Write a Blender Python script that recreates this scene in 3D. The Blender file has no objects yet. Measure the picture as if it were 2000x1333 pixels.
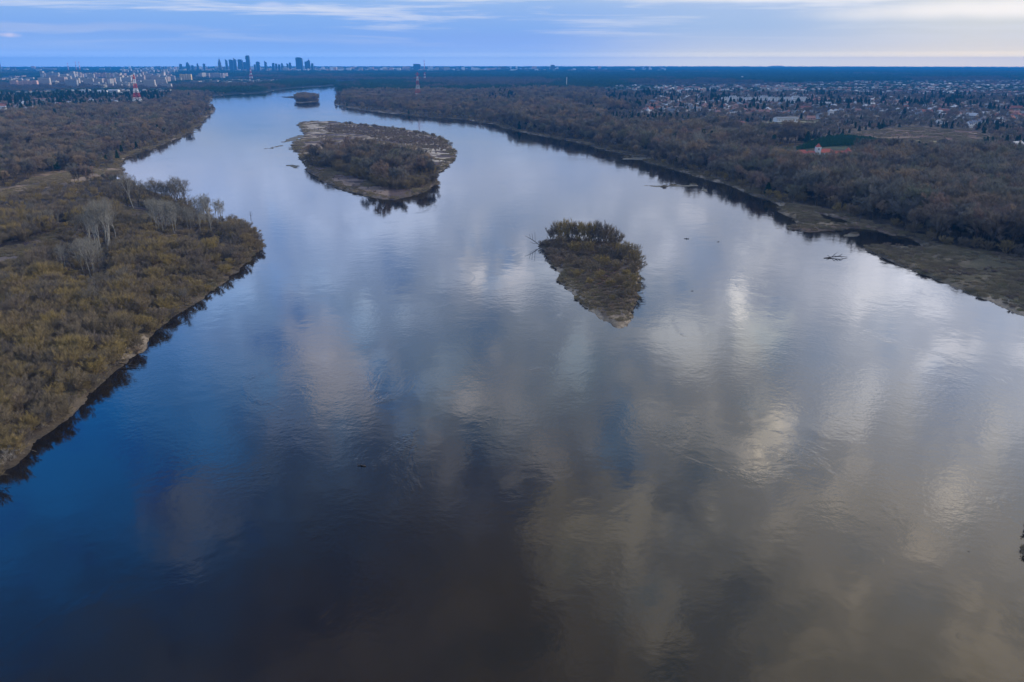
import bpy, math, random
import numpy as np
from mathutils import Vector
R = math.radians
scene = bpy.context.scene
C = scene.collection

# ------------------------------------------------------------------ camera
FP, CAMH = 1555.0, 110.0                       # focal length in photo pixels, drone height
TH = math.atan((666.5 - 123) / FP)
ct, st = math.cos(TH), math.sin(TH)
cam = bpy.data.cameras.new('camera')
cam.sensor_width = 36; cam.lens = 36 * FP / 2000; cam.clip_start = 0.5; cam.clip_end = 120000
camo = bpy.data.objects.new('camera', cam); C.objects.link(camo)
camo.location = (0, 0, CAMH); camo.rotation_euler = (math.pi / 2 - TH, 0, 0)
scene.camera = camo

def ground(px, py):                            # photo pixel -> point of the water level plane
    u = (px - 1000) / FP; v = -(py - 666.5) / FP
    d = (u, ct + v * st, -st + v * ct)
    t = CAMH / -d[2]
    return (d[0] * t, d[1] * t)
def azel(px, py):                              # mirrored sky direction seen in the water at that pixel
    u = (px - 1000) / FP; v = -(py - 666.5) / FP
    d = np.array((u, ct + v * st, -st + v * ct)); d /= np.linalg.norm(d)
    return math.degrees(math.atan2(d[0], d[1])), math.degrees(math.asin(abs(d[2])))
def height_for(pt, py):                        # how tall a thing at pt must be to reach row py
    v = -(py - 666.5) / FP
    return CAMH + pt[1] * (v * ct - st) / (ct + v * st)
def mpp(pt): return math.hypot(*pt) / FP * 0.97   # metres per photo pixel at pt

# ------------------------------------------------------------------ light
SUN_AZ, SUN_EL = 84, 18
sun = bpy.data.lights.new('sun', 'SUN'); sun.energy = 2.4; sun.angle = R(10); sun.color = (1, .86, .70)
suno = bpy.data.objects.new('sun', sun); C.objects.link(suno)
sd_ = Vector((math.sin(R(SUN_AZ)) * math.cos(R(SUN_EL)), math.cos(R(SUN_AZ)) * math.cos(R(SUN_EL)), math.sin(R(SUN_EL))))
suno.rotation_euler = sd_.to_track_quat('Z', 'Y').to_euler()
scene.view_settings.view_transform = 'Standard'; scene.view_settings.look = 'None'
scene.view_settings.exposure = 0; scene.view_settings.gamma = 1
scene.cycles.volume_bounces = 0; scene.cycles.max_bounces = 6; scene.cycles.diffuse_bounces = 2
scene.cycles.glossy_bounces = 2; scene.cycles.transparent_max_bounces = 8

def lin(c): return [((v / 255 + .055) / 1.055) ** 2.4 if v > 10.3 else v / 255 / 12.92 for v in c]
def fresnel(el, n=1.333):
    c = math.sin(R(max(el, .2))); g = math.sqrt(n * n - 1 + c * c)
    a = (g - c) / (g + c); b = (c * (g + c) - 1) / (c * (g - c) + 1)
    return .5 * a * a * (1 + b * b)
SKYK = 6.0
def cloud_rad(el, rgb):                         # radiance a cloud needs to show as rgb in the river
    l = lin(rgb); base = (.006, .0055, .005); F = fresnel(el)
    return [min(max((l[i] - base[i]) / F, .002) / SKYK, 1) for i in range(3)]

world = bpy.data.worlds.new('World'); scene.world = world; world.use_nodes = True
class NT:
    def __init__(s, tree): s.t = tree; s.N = tree.nodes; s.L = tree.links
    def n(s, typ, ins={}, **kw):
        nd = s.N.new(typ)
        for k, v in kw.items(): setattr(nd, k, v)
        for k, v in ins.items():
            if isinstance(v, bpy.types.NodeSocket): s.L.new(v, nd.inputs[k])
            else: nd.inputs[k].default_value = v
        return nd
    def m(s, op, a, b=0.0, c=0.0, clamp=False):
        return s.n('ShaderNodeMath', {0: a, 1: b, 2: c}, operation=op, use_clamp=clamp).outputs[0]
    def v(s, op, a, b=(0, 0, 0)):
        nd = s.n('ShaderNodeVectorMath', {0: a, 1: b}, operation=op)
        return nd.outputs['Value'] if op in ('LENGTH', 'DOT_PRODUCT') else nd.outputs[0]
    def mix(s, f, a, b, blend='MIX'):
        nd = s.n('ShaderNodeMix', {}, data_type='RGBA', blend_type=blend)
        for i, x in ((0, f), (6, a), (7, b)):
            if isinstance(x, bpy.types.NodeSocket): s.L.new(x, nd.inputs[i])
            else: nd.inputs[i].default_value = x if i == 0 else (tuple(x) + (1,))[:4]
        return nd.outputs[2]
    def ramp(s, f, stops, interp='LINEAR'):
        nd = s.n('ShaderNodeValToRGB', {0: f}); cr = nd.color_ramp; cr.interpolation = interp
        while len(cr.elements) > 1: cr.elements.remove(cr.elements[-1])
        for i, (p, c) in enumerate(stops):
            e = cr.elements[0] if i == 0 else cr.elements.new(p)
            e.position = p; e.color = tuple(c) + (1,)
        return nd.outputs[0]
    def noise(s, vec, scale, detail=3, rough=.5, col=False, dist=0.0):
        nd = s.n('ShaderNodeTexNoise', {'Vector': vec, 'Scale': scale, 'Detail': detail, 'Roughness': rough, 'Distortion': dist})
        return nd.outputs['Color' if col else 0]
w = NT(world.node_tree); w.N.clear()
gen = w.n('ShaderNodeTexCoord').outputs['Generated']
sep = w.n('ShaderNodeSeparateXYZ', {0: gen})
az = w.m('MULTIPLY', w.m('ARCTAN2', sep.outputs[0], sep.outputs[1]), 57.29578)
el = w.m('MULTIPLY', w.m('ARCSINE', sep.outputs[2]), 57.29578)
ae = w.n('ShaderNodeCombineXYZ', {0: az, 1: el}).outputs[0]
# ragged cloud outlines: look the cloud map up through turbulence that grows with elevation
turb = w.noise(ae, .16, 4, .55, col=True)
turb = w.v('SUBTRACT', turb, (.5, .5, .5))
grow = w.n('ShaderNodeMapRange', {0: el, 1: 4.0, 2: 14.0, 3: 0.0, 4: 1.0}).outputs[0]
scl = w.n('ShaderNodeVectorMath', {0: turb, 'Scale': w.m('MULTIPLY', grow, 11.0)}, operation='SCALE').outputs[0]
aed = w.v('ADD', ae, w.v('MULTIPLY', scl, (1.0, 1.0, 0)))
sp2 = w.n('ShaderNodeSeparateXYZ', {0: aed})
azd, eld = sp2.outputs[0], sp2.outputs[1]
# cloud deck colours by azimuth (columns) and elevation (rows)
HAZE_K, HAZE_S, HAZE_TOP = 6.5e-5, (.017, .165, .52), 240.0
def S(e, rgb):                                  # sky radiance behind the haze that shows as rgb at elevation e
    T = math.exp(-HAZE_K * min(23500, (HAZE_TOP - CAMH) / math.tan(R(max(e, .05)))))
    return tuple(min(max((l - (1 - T) * h) / T, .01) / SKYK, 1) for l, h in zip(lin(rgb), HAZE_S))
SKYROWS = [0, .33, .5, .7, 1.0, 1.6, 2.2, 3.4, 4.6]
SKYC = {-30: [(128, 172, 240)] * 3 + [(130, 173, 240), (134, 175, 240), (128, 172, 240), (126, 172, 240), (140, 182, 242), (165, 198, 244)],
        -15: [(130, 175, 242)] * 3 + [(128, 173, 241), (124, 170, 240), (124, 170, 240), (128, 174, 242), (135, 180, 242), (160, 195, 245)],
        0: [(146, 180, 236)] * 3 + [(140, 177, 238), (134, 173, 240), (132, 172, 240), (132, 175, 240), (145, 183, 240), (170, 200, 242)],
        15: [(204, 208, 220)] * 3 + [(196, 204, 222), (184, 198, 226), (174, 195, 230), (165, 192, 232), (170, 196, 236), (200, 212, 238)],
        30: [(228, 219, 213)] * 3 + [(222, 216, 214), (214, 213, 218), (212, 214, 220), (212, 216, 222), (226, 228, 232), (235, 236, 240)]}
WROWS = [7, 10, 14, 18, 22, 27, 32, 37, 42]
WATC = {-30: [(180, 190, 222), (160, 180, 220), (120, 150, 200), (60, 110, 170), (10, 80, 138), (12, 66, 114), (20, 45, 76), (30, 38, 52), (38, 40, 48)],
        -15: [(172, 188, 222), (150, 168, 205), (126, 146, 182), (100, 125, 160), (70, 100, 135), (42, 56, 78), (34, 41, 54), (34, 34, 40), (38, 36, 37)],
        0: [(168, 180, 208), (152, 163, 186), (130, 140, 160), (106, 116, 132), (94, 103, 114), (68, 73, 82), (50, 50, 54), (44, 42, 40), (46, 43, 40)],
        15: [(172, 180, 200), (160, 166, 182), (150, 157, 174), (134, 140, 150), (112, 115, 120), (98, 99, 101), (84, 84, 82), (72, 71, 68), (58, 56, 52)],
        30: [(190, 195, 210), (180, 186, 202), (172, 178, 194), (165, 171, 186), (142, 146, 155), (124, 122, 120), (108, 104, 98), (88, 84, 76), (80, 76, 68)]}
cols = []
for a in (-30, -15, 0, 15, 30):
    stops = [(r_ / 60, S(r_, c)) for r_, c in zip(SKYROWS, SKYC[a])]
    stops += [(r_ / 60, cloud_rad(r_, c)) for r_, c in zip(WROWS, WATC[a])]
    stops += [(.9, [x * .8 for x in stops[-1][1]]), (1.0, (.12, .19, .34))]
    cols.append((a, w.ramp(w.m('DIVIDE', eld, 60.0, clamp=True), stops)))
deck = cols[0][1]
for i in range(1, 5):
    f = w.n('ShaderNodeMapRange', {0: azd, 1: float(cols[i - 1][0]), 2: float(cols[i][0])}, interpolation_type='SMOOTHSTEP').outputs[0]
    deck = w.mix(f, deck, cols[i][1])
# single clouds and gaps: (pixel where the river mirrors it, half sizes in pixels, colour there, strength)
BLOBS = [(600, 690, 50, 75, (150, 144, 150), .6), (665, 775, 110, 60, (142, 136, 136), .8), (765, 775, 50, 40, (22, 66, 110), .9),
         (965, 770, 70, 50, (125, 122, 125), .6), (1455, 590, 38, 70, (212, 212, 212), .85), (1480, 670, 40, 45, (200, 198, 190), .8),
         (1515, 860, 42, 62, (172, 166, 156), .95), (1570, 870, 35, 80, (85, 97, 115), .8), (1210, 860, 40, 75, (40, 68, 96), .85),
         (1270, 1180, 80, 90, (98, 94, 87), .75), (1120, 1040, 80, 60, (92, 88, 78), .8), (1240, 1000, 35, 60, (90, 88, 82), .6),
         (370, 1010, 70, 55, (66, 70, 80), .8), (480, 930, 70, 35, (56, 64, 78), .7), (950, 950, 85, 45, (36, 42, 56), .8),
         (1330, 1040, 50, 90, (52, 58, 66), .8), (1400, 1210, 60, 110, (50, 53, 56), .8), (1150, 720, 60, 45, (76, 94, 112), .7),
         (1890, 900, 45, 100, (168, 164, 158), .75), (1760, 800, 28, 90, (166, 164, 162), .6), (1830, 780, 30, 60, (112, 126, 150), .7),
         (1060, 890, 45, 35, (112, 108, 106), .8), (870, 900, 60, 45, (88, 88, 92), .7), (300, 760, 60, 40, (60, 90, 130), .5),
         (700, 600, 40, 60, (110, 126, 150), .6), (915, 500, 24, 50, (178, 180, 190), .7), (1010, 520, 20, 45, (176, 178, 190), .6),
         (960, 500, 14, 50, (118, 146, 186), .6), (560, 440, 40, 30, (120, 160, 215), .6), (545, 560, 18, 50, (108, 145, 200), .6),
         (1700, 640, 40, 60, (190, 192, 200), .6), (760, 1270, 160, 60, (52, 50, 50), .5), (1160, 1290, 90, 50, (66, 62, 56), .5)]
turb2 = w.v('SUBTRACT', w.noise(ae, .42, 3, .6, col=True), (.5, .5, .5))
wob = w.v('ADD', w.v('ADD', ae, w.v('MULTIPLY', scl, (.5, .6, 0))), w.v('MULTIPLY', turb2, (7.5, 8.0, 0)))
for (bx, by, sx, sy, col, k) in BLOBS:
    a0, e0 = azel(bx, by); a1, _ = azel(bx + sx, by); _, e1 = azel(bx, by + sy)
    dv = w.v('MULTIPLY', w.v('SUBTRACT', wob, (a0, e0, 0)), (1 / (a1 - a0), 1 / (e1 - e0), 0))
    g = w.n('ShaderNodeMapRange', {0: w.v('LENGTH', dv), 1: 1.9, 2: 0.0, 3: 0.0, 4: k * .85}, interpolation_type='SMOOTHSTEP').outputs[0]
    deck = w.mix(g, deck, cloud_rad(e0, col))
# broken texture of the deck: cumulus patches with ragged rims over bluer gaps
cl = w.v('ADD', w.v('MULTIPLY', ae, (.19, .23, 0)), w.v('MULTIPLY', turb2, (.3, .38, 0)))
fb = w.noise(w.v('ADD', cl, (4.7, 2.2, 0)), 1.0, 6, .58, dist=.25)
hi = w.n('ShaderNodeMapRange', {0: fb, 1: .49, 2: .64}, interpolation_type='SMOOTHSTEP').outputs[0]
lo = w.n('ShaderNodeMapRange', {0: fb, 1: .48, 2: .32}, interpolation_type='SMOOTHSTEP').outputs[0]
hi = w.m('MULTIPLY', hi, w.n('ShaderNodeMapRange', {0: az, 1: -29.0, 2: -14.0, 3: .15, 4: 1.0}).outputs[0])
hi = w.m('MULTIPLY', hi, w.n('ShaderNodeMapRange', {0: el, 1: 28.0, 2: 38.0, 3: 1.0, 4: .4}).outputs[0])
deck = w.mix(w.m('MULTIPLY', hi, grow), deck, w.mix(1.0, deck, (1.8, 1.68, 1.52), 'MULTIPLY'))
lo = w.m('MULTIPLY', lo, w.n('ShaderNodeMapRange', {0: az, 1: 6.0, 2: 26.0, 3: 1.0, 4: .35}).outputs[0])
deck = w.mix(w.m('MULTIPLY', lo, grow), deck, w.mix(1.0, deck, (.40, .60, .84), 'MULTIPLY'))
deck = w.n('ShaderNodeVectorMath', {0: deck, 'Scale': SKYK}, operation='SCALE').outputs[0]
# thin streaks of cirrus low over the horizon
stv = w.v('MULTIPLY', ae, (.055, .95, 0))
stn = w.noise(w.v('ADD', stv, (3.1, .35, 0)), 1.35, 5, .62, dist=.4)
sk = w.n('ShaderNodeMapRange', {0: stn, 1: .46, 2: .68}, interpolation_type='SMOOTHSTEP').outputs[0]
band = w.m('MULTIPLY', w.n('ShaderNodeMapRange', {0: el, 1: .7, 2: 3.6}).outputs[0], w.n('ShaderNodeMapRange', {0: el, 1: 9.0, 2: 6.0}).outputs[0])
deck = w.mix(w.m('MULTIPLY', w.m('MULTIPLY', sk, band), .75), deck, (.95, .95, 1.0))
def streak(deck, a, e, sa, se, col, k, tilt=0.0):
    dv = w.v('MULTIPLY', w.v('SUBTRACT', w.v('ADD', ae, w.v('MULTIPLY', turb, (9, .7, 0))), (a, e, 0)), (1 / sa, 1 / se, 0))
    if tilt:
        dv = w.v('ADD', dv, w.n('ShaderNodeCombineXYZ', {1: w.m('MULTIPLY', w.m('SUBTRACT', az, a), tilt / se)}).outputs[0])
    g = w.n('ShaderNodeMapRange', {0: w.v('LENGTH', dv), 1: 1.5, 2: .1, 3: 0.0, 4: k}, interpolation_type='SMOOTHSTEP').outputs[0]
    return w.mix(g, deck, col)
deck = streak(deck, 24, 4.1, 15, .42, (1.15, 1.12, 1.12), 1.0)
deck = streak(deck, 31, 2.9, 10, .5, (1.15, 1.08, 1.02), .95)
deck = streak(deck, -28, 2.05, 9, .25, (.42, .56, .93), .7)
deck = streak(deck, -16, 3.6, 1.6, .16, (.62, .72, 1.0), .8)
deck = streak(deck, -30.2, 1.6, .8, .14, (.75, .74, .98), .9)
deck = streak(deck, 3, 4.2, 10, .2, (.5, .63, .95), .7)
front = w.n('ShaderNodeMapRange', {0: w.m('ABSOLUTE', az), 1: 50.0, 2: 95.0, 3: 1.0, 4: 0.0}, interpolation_type='SMOOTHSTEP').outputs[0]
deck = w.mix(front, (.60, .72, .98), deck)
below = w.n('ShaderNodeMapRange', {0: el, 1: -.2, 2: -3.0}).outputs[0]
deck = w.mix(below, deck, (.10, .11, .12))
sky = w.n('ShaderNodeTexSky', sky_type='NISHITA', sun_disc=False, sun_elevation=R(SUN_EL), sun_rotation=R(SUN_AZ), altitude=110, ozone_density=2.0)
bg1 = w.n('ShaderNodeBackground', {0: sky.outputs[0], 1: .06}); bg2 = w.n('ShaderNodeBackground', {0: deck, 1: 1.0})
mx = w.n('ShaderNodeMixShader', {0: .93, 1: bg1.outputs[0], 2: bg2.outputs[0]})
w.L.new(mx.outputs[0], w.n('ShaderNodeOutputWorld').inputs[0])
world.cycles.sampling_method = 'MANUAL'; world.cycles.sample_map_resolution = 512

# ------------------------------------------------------------------ helpers
rng = np.random.default_rng(7); random.seed(7)
_P = rng.random((256, 256)).astype(np.float32)
def vnoise(x, y, s, o=0):
    x = np.asarray(x) / s + 37.3 * o; y = np.asarray(y) / s + 91.7 * o
    xi = np.floor(x).astype(int); yi = np.floor(y).astype(int); fx = x - xi; fy = y - yi
    fx = fx * fx * (3 - 2 * fx); fy = fy * fy * (3 - 2 * fy)
    g = lambda a, b: _P[a & 255, b & 255]
    return (g(xi, yi) * (1 - fx) + g(xi + 1, yi) * fx) * (1 - fy) + (g(xi, yi + 1) * (1 - fx) + g(xi + 1, yi + 1) * fx) * fy - .5
def fbm(x, y, s, o=0, n=4): return sum(vnoise(x, y, s / 2 ** k, o + k) / 2 ** k for k in range(n))

MATS = {}
def mat(name, base=(.5, .5, .5), rough=.85, vary=None, noise=None, spec=.3):
    """vary: colours picked per object at random; noise: (scale, colour2) mottling in object space"""
    if name in MATS: return MATS[name]
    m_ = bpy.data.materials.new(name); m_.use_nodes = True; t = NT(m_.node_tree); t.N.clear()
    col = tuple(base) + (1,)
    if vary:
        r_ = t.n('ShaderNodeObjectInfo').outputs['Random']
        col = t.ramp(r_, [(i / max(len(vary) - 1, 1), c) for i, c in enumerate(vary)])
    if noise:
        oc = t.n('ShaderNodeTexCoord').outputs['Object']
        f = t.n('ShaderNodeMapRange', {0: t.noise(oc, noise[0], 4), 1: .35, 2: .65}).outputs[0]
        col = t.mix(f, col if vary else base, noise[1]) if len(noise) < 3 else t.mix(t.m('MULTIPLY', f, noise[2]), col if vary else base, noise[1])
    b = t.n('ShaderNodeBsdfPrincipled', {'Base Color': col, 'Roughness': rough, 'Specular IOR Level': spec})
    t.L.new(b.outputs[0], t.n('ShaderNodeOutputMaterial').inputs[0])
    MATS[name] = m_; return m_

def npmesh(name, V, F, mats, mi=None, smooth=False):
    """V (n,3); F: (m,3) or (m,4) array or list of tuples"""
    me = bpy.data.meshes.new(name); V = np.asarray(V, np.float32)
    if isinstance(F, np.ndarray):
        k = F.shape[1]; m_ = len(F)
        me.vertices.add(len(V)); me.vertices.foreach_set('co', V.ravel())
        me.loops.add(m_ * k); me.loops.foreach_set('vertex_index', F.astype(np.int32).ravel())
        me.polygons.add(m_); me.polygons.foreach_set('loop_start', np.arange(0, m_ * k, k, dtype=np.int32))
        me.update(calc_edges=True)
    else:
        me.from_pydata([tuple(map(float, v)) for v in V], [], F); me.update()
    for m2 in (mats if isinstance(mats, (list, tuple)) else [mats]): me.materials.append(m2)
    if mi is not None: me.polygons.foreach_set('material_index', np.asarray(mi, np.int32))
    if smooth: me.polygons.foreach_set('use_smooth', np.ones(len(me.polygons), bool))
    return me

def obj(name, me, parent=None, loc=(0, 0, 0), rz=0):
    o = bpy.data.objects.new(name, me); C.objects.link(o); o.location = loc; o.rotation_euler[2] = rz
    if parent: o.parent = parent
    return o
def tag(o, label=None, cat=None, group=None, kind=None):
    if label: o['label'] = label
    if cat: o['category'] = cat
    if group: o['group'] = group
    if kind: o['kind'] = kind
    return o
def thing(name, label, cat, loc=(0, 0, 0), rz=0, group=None):
    return tag(obj(name, None, None, loc, rz), label, cat, group)

class MB:                                       # mesh builder: boxes, prisms, tubes in one mesh
    def __init__(s): s.V = []; s.F = []; s.M = []; s.k = 0
    def add(s, V, F):
        b = len(s.V); s.V += [tuple(v) for v in V]; s.F += [tuple(i + b for i in f) for f in F]; s.M += [s.k] * len(F)
    def box(s, x0, x1, y0, y1, z0, z1):
        s.add([(x, y, z) for z in (z0, z1) for y in (y0, y1) for x in (x0, x1)],
              [(0, 2, 3, 1), (4, 5, 7, 6), (0, 1, 5, 4), (2, 6, 7, 3), (0, 4, 6, 2), (1, 3, 7, 5)])
    def gable(s, x0, x1, y0, y1, z0, z1, hip=0.0):   # ridge along x
        ym = (y0 + y1) / 2
        s.add([(x0, y0, z0), (x1, y0, z0), (x1, y1, z0), (x0, y1, z0), (x0 + hip, ym, z1), (x1 - hip, ym, z1)],
              [(0, 1, 5, 4), (2, 3, 4, 5), (3, 0, 4), (1, 2, 5), (3, 2, 1, 0)])
    def pyramid(s, cx, cy, r_, z0, z1, n=4, a0=math.pi / 4):
        P = [(cx + r_ * math.cos(a0 + 2 * math.pi * i / n), cy + r_ * math.sin(a0 + 2 * math.pi * i / n), z0) for i in range(n)] + [(cx, cy, z1)]
        s.add(P, [(i, (i + 1) % n, n) for i in range(n)] + [tuple(reversed(range(n)))])
    def tube(s, p, q, r0, r1=None, n=5):
        r1 = r0 if r1 is None else r1
        p = Vector(p); q = Vector(q); d = (q - p).normalized()
        a = d.orthogonal().normalized(); b = d.cross(a)
        V = [p + (a * math.cos(2 * math.pi * i / n) + b * math.sin(2 * math.pi * i / n)) * r0 for i in range(n)]
        V += [q + (a * math.cos(2 * math.pi * i / n) + b * math.sin(2 * math.pi * i / n)) * r1 for i in range(n)]
        s.add(V, [(i, (i + 1) % n, n + (i + 1) % n, n + i) for i in range(n)] + [tuple(reversed(range(n))), tuple(range(n, 2 * n))])
    def lathe(s, prof, n=20, cx=0, cy=0):
        V = [(cx + r_ * math.cos(2 * math.pi * i / n), cy + r_ * math.sin(2 * math.pi * i / n), z) for r_, z in prof for i in range(n)]
        s.add(V, [(k * n + i, k * n + (i + 1) % n, (k + 1) * n + (i + 1) % n, (k + 1) * n + i) for k in range(len(prof) - 1) for i in range(n)]
              + [tuple(reversed(range(n))), tuple(range((len(prof) - 1) * n, len(prof) * n))])
    def mesh(s, name, mats): return npmesh(name, s.V, s.F, mats, s.M)

# ------------------------------------------------------------------ shorelines, traced in the photograph
G = lambda L: [ground(*p) for p in L]
MAIN_L = [(-900, 1330), (-500, 1180), (-200, 1035), (-60, 970), (0, 935), (40, 905), (72, 868), (100, 843), (128, 822), (165, 790), (182, 766), (215, 742), (232, 722), (252, 703), (285, 688),
          (296, 662), (330, 632), (347, 613), (385, 595), (430, 558), (465, 530), (495, 500), (510, 485), (513, 470), (500, 454), (470, 443), (440, 432), (410, 422), (384, 412), (354, 400),
          (320, 386), (285, 370), (255, 356), (222, 352), (208, 351), (222, 343), (243, 332), (232, 326), (240, 318), (245, 310), (275, 298), (300, 290), (330, 278), (355, 268), (380, 255),
          (395, 243), (400, 234), (415, 222), (420, 214), (411, 207), (409, 198), (416, 193), (409, 190), (420, 188), (459, 184), (490, 184), (515, 182), (541, 176), (560, 174), (585, 172), (637, 169),
          (665, 166), (655, 163), (641, 161.5), (641, 159.5), (670, 158.5), (700, 159), (695, 162), (662, 167), (655, 172), (657, 182), (655, 196), (651, 204), (672, 209), (702, 215), (772, 223), (842, 230),
          (912, 234), (940, 241), (965, 243), (986, 251), (1035, 262), (1087, 271), (1140, 281), (1168, 290), (1227, 304), (1273, 321), (1297, 328), (1345, 341), (1387, 354), (1422, 361), (1450, 373),
          (1496, 389), (1527, 404), (1519, 415), (1545, 427), (1555, 437), (1519, 447), (1580, 453), (1636, 451), (1665, 446), (1713, 450), (1737, 458), (1772, 465), (1800, 481), (1808, 490), (1772, 485),
          (1737, 480), (1685, 480), (1692, 490), (1720, 504), (1772, 525), (1825, 548), (1867, 563), (1912, 581), (1940, 590), (1965, 605), (1982, 614), (2010, 622), (2120, 650), (2300, 720), (2700, 800)]
main = G(MAIN_L) + [(3000, -600), (70000, -600), (70000, 70000), (-70000, 70000), (-70000, -600), (-900, -600)]
BIG = G([(579, 242), (608, 238), (644, 238), (702, 244), (770, 251), (837, 262), (871, 276), (887, 290), (894, 305), (882, 317), (864, 333), (855, 340), (856, 348), (860, 359), (837, 371), (804, 383), (770, 392),
         (747, 390), (702, 380), (657, 368), (624, 353), (599, 333), (597, 326), (585, 308), (572, 290), (576, 279), (592, 270), (593, 258), (587, 248)])
SMALL = G([(1053, 482), (1061, 489), (1071, 507), (1085, 525), (1095, 542), (1108, 564), (1128, 584), (1154, 612), (1174, 627), (1209, 643), (1223, 640), (1239, 619), (1245, 590), (1251, 572), (1253, 542), (1251, 521),
           (1250, 503), (1235, 490), (1200, 481), (1140, 474), (1090, 473), (1060, 478)])
FAR = G([(577, 198), (578, 201), (588, 202.5), (606, 200), (622, 198.5), (623, 194), (602, 190), (582, 191), (575, 188.7), (548, 189.8), (560, 191), (575, 192.3)])
BARS = [G(p) for p in ([(551, 278), (565, 270), (592, 262), (594, 268), (574, 275.5), (553, 279)], [(517, 292), (529, 287.5), (553, 283), (554, 285), (527, 291.5)],
        [(556, 322.5), (567, 320.5), (584, 323.5), (583, 329.5), (574, 329), (564, 326)], [(628, 182.5), (640, 180), (660, 179), (660, 183.5), (640, 183.5)],
        [(1368, 370), (1378, 369), (1384, 374), (1382, 377), (1376, 376.5), (1374, 373)], [(1250, 362), (1290, 363), (1340, 361.5), (1400, 362.5), (1345, 365), (1280, 365.5)],
        [(1205, 311), (1230, 308), (1290, 309), (1275, 313), (1230, 313)], [(1632, 462), (1650, 459), (1662, 456.5), (1676, 458), (1672, 463), (1650, 464)],
        [(1985, 1036), (1996, 1024), (2020, 1022), (2080, 1040), (2090, 1095), (2012, 1098), (1992, 1084), (1982, 1074), (2000, 1060)])]
POND = G([(1604, 419), (1632, 425), (1664, 437), (1652, 440), (1630, 436), (1612, 430)])

def sdist(x, y, polys, hole=None):
    """signed distance in metres, positive on land"""
    out = np.full(x.shape, -1e9, np.float32)
    for P, sign in [(p, 1) for p in polys] + ([(hole, -1)] if hole else []):
        P = np.asarray(P, np.float32); Q = np.roll(P, -1, 0)
        d2 = np.full(x.shape, 1e18, np.float32); ins = np.zeros(x.shape, bool)
        for (ax, ay), (bx, by) in zip(P, Q):
            ex, ey = bx - ax, by - ay; L2 = ex * ex + ey * ey + 1e-9
            t = np.clip(((x - ax) * ex + (y - ay) * ey) / L2, 0, 1)
            d2 = np.minimum(d2, (x - ax - t * ex) ** 2 + (y - ay - t * ey) ** 2)
            if abs(ey) > 1e-9:
                ins ^= ((ay > y) != (by > y)) & (x < ex * (y - ay) / ey + ax)
        s_ = np.sqrt(d2) * np.where(ins, 1, -1)
        out = np.maximum(out, s_) if sign > 0 else np.minimum(out, -s_)
    return out
def inpoly(x, y, P):
    P = np.asarray(P); Q = np.roll(P, -1, 0); ins = np.zeros(np.shape(x), bool)
    for (ax, ay), (bx, by) in zip(P, Q):
        if abs(by - ay) > 1e-12: ins ^= ((ay > y) != (by > y)) & (x < (bx - ax) * (y - ay) / (by - ay) + ax)
    return ins
def pix(x, y):                                  # ground point -> photo pixel (numpy)
    zc = y * ct + CAMH * st; uc = y * st - CAMH * ct
    return 1000 + FP * x / zc, 666.5 - FP * uc / zc

# ------------------------------------------------------------------ the ground: one polar sheet
NR, NA = 760, 820
RMIN, RMAX, AMAX = 45.0, 22600.0, R(56)
rr = RMIN * (RMAX / RMIN) ** (np.arange(NR) / (NR - 1)); aa = np.linspace(-AMAX, AMAX, NA)
RR, AA = np.meshgrid(rr, aa, indexing='ij')
GX = (RR * np.sin(AA)).astype(np.float32); GY = (RR * np.cos(AA)).astype(np.float32)
near = int(np.searchsorted(rr, 7500))
SD = np.full(GX.shape, 60, np.float32)
SD[:near] = sdist(GX[:near], GY[:near], [main], POND)
isl = (rr < 3200); isl = int(isl.sum())
SDI = sdist(GX[:isl], GY[:isl], [BIG, SMALL, FAR] + BARS)
ISL = np.zeros(GX.shape, bool); ISL[:isl] = SDI > SD[:isl]
SD[:isl] = np.maximum(SD[:isl], SDI)
jag = fbm(GX, GY, 11, 1) * np.clip(RR / 300, .6, 3) * 2.6 + fbm(GX, GY, 45, 5) * 2.0
SD = np.where(np.abs(SD) < 40, SD + jag * np.clip(1 - np.abs(SD) / 40, 0, 1), SD)
isbar = np.zeros(GX.shape, bool)
for b in BARS[:-1]: isbar[:isl] |= inpoly(GX[:isl], GY[:isl], b)
land = np.clip(SD / 5, 0, 1); land = land * land * (3 - 2 * land)
GZ = np.where(SD > 0, land * (1.35 + fbm(GX, GY, 30, 9) * 1.0) + np.clip(SD, 0, 1) * fbm(GX, GY, 3, 12) * .5, np.maximum(SD * .25, -3))
GZ = np.where(isbar, np.minimum(GZ, .22), GZ)
def sample(A, x, y):
    r_ = np.hypot(x, y); i = np.log(np.maximum(r_, RMIN) / RMIN) / math.log(RMAX / RMIN) * (NR - 1)
    j = (np.arctan2(x, y) + AMAX) / (2 * AMAX) * (NA - 1)
    return A[np.clip(np.rint(i).astype(int), 0, NR - 1), np.clip(np.rint(j).astype(int), 0, NA - 1)]
PX, PY = pix(GX, GY)
MUD, FLOOR, SAND, DRY, HEATH = (.045, .036, .026), (.052, .040, .030), (.36, .30, .22), (.21, .155, .095), (.068, .047, .044)
col = np.empty(GX.shape + (3,), np.float32); col[:] = FLOOR
n1 = fbm(GX, GY, 60, 3); n2 = fbm(GX, GY, 12, 4)
def paint(mask, c, k=1.0):
    f = (mask * k)[..., None]; col[:] = col * (1 - f) + np.array(c, np.float32) * f
sm = lambda v, a, b: np.clip((v - a) / (b - a), 0, 1)
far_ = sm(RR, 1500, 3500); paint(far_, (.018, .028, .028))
paint(sm(n2 + n1, .05, .35) * (RR < 3000), DRY, .45)
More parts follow.
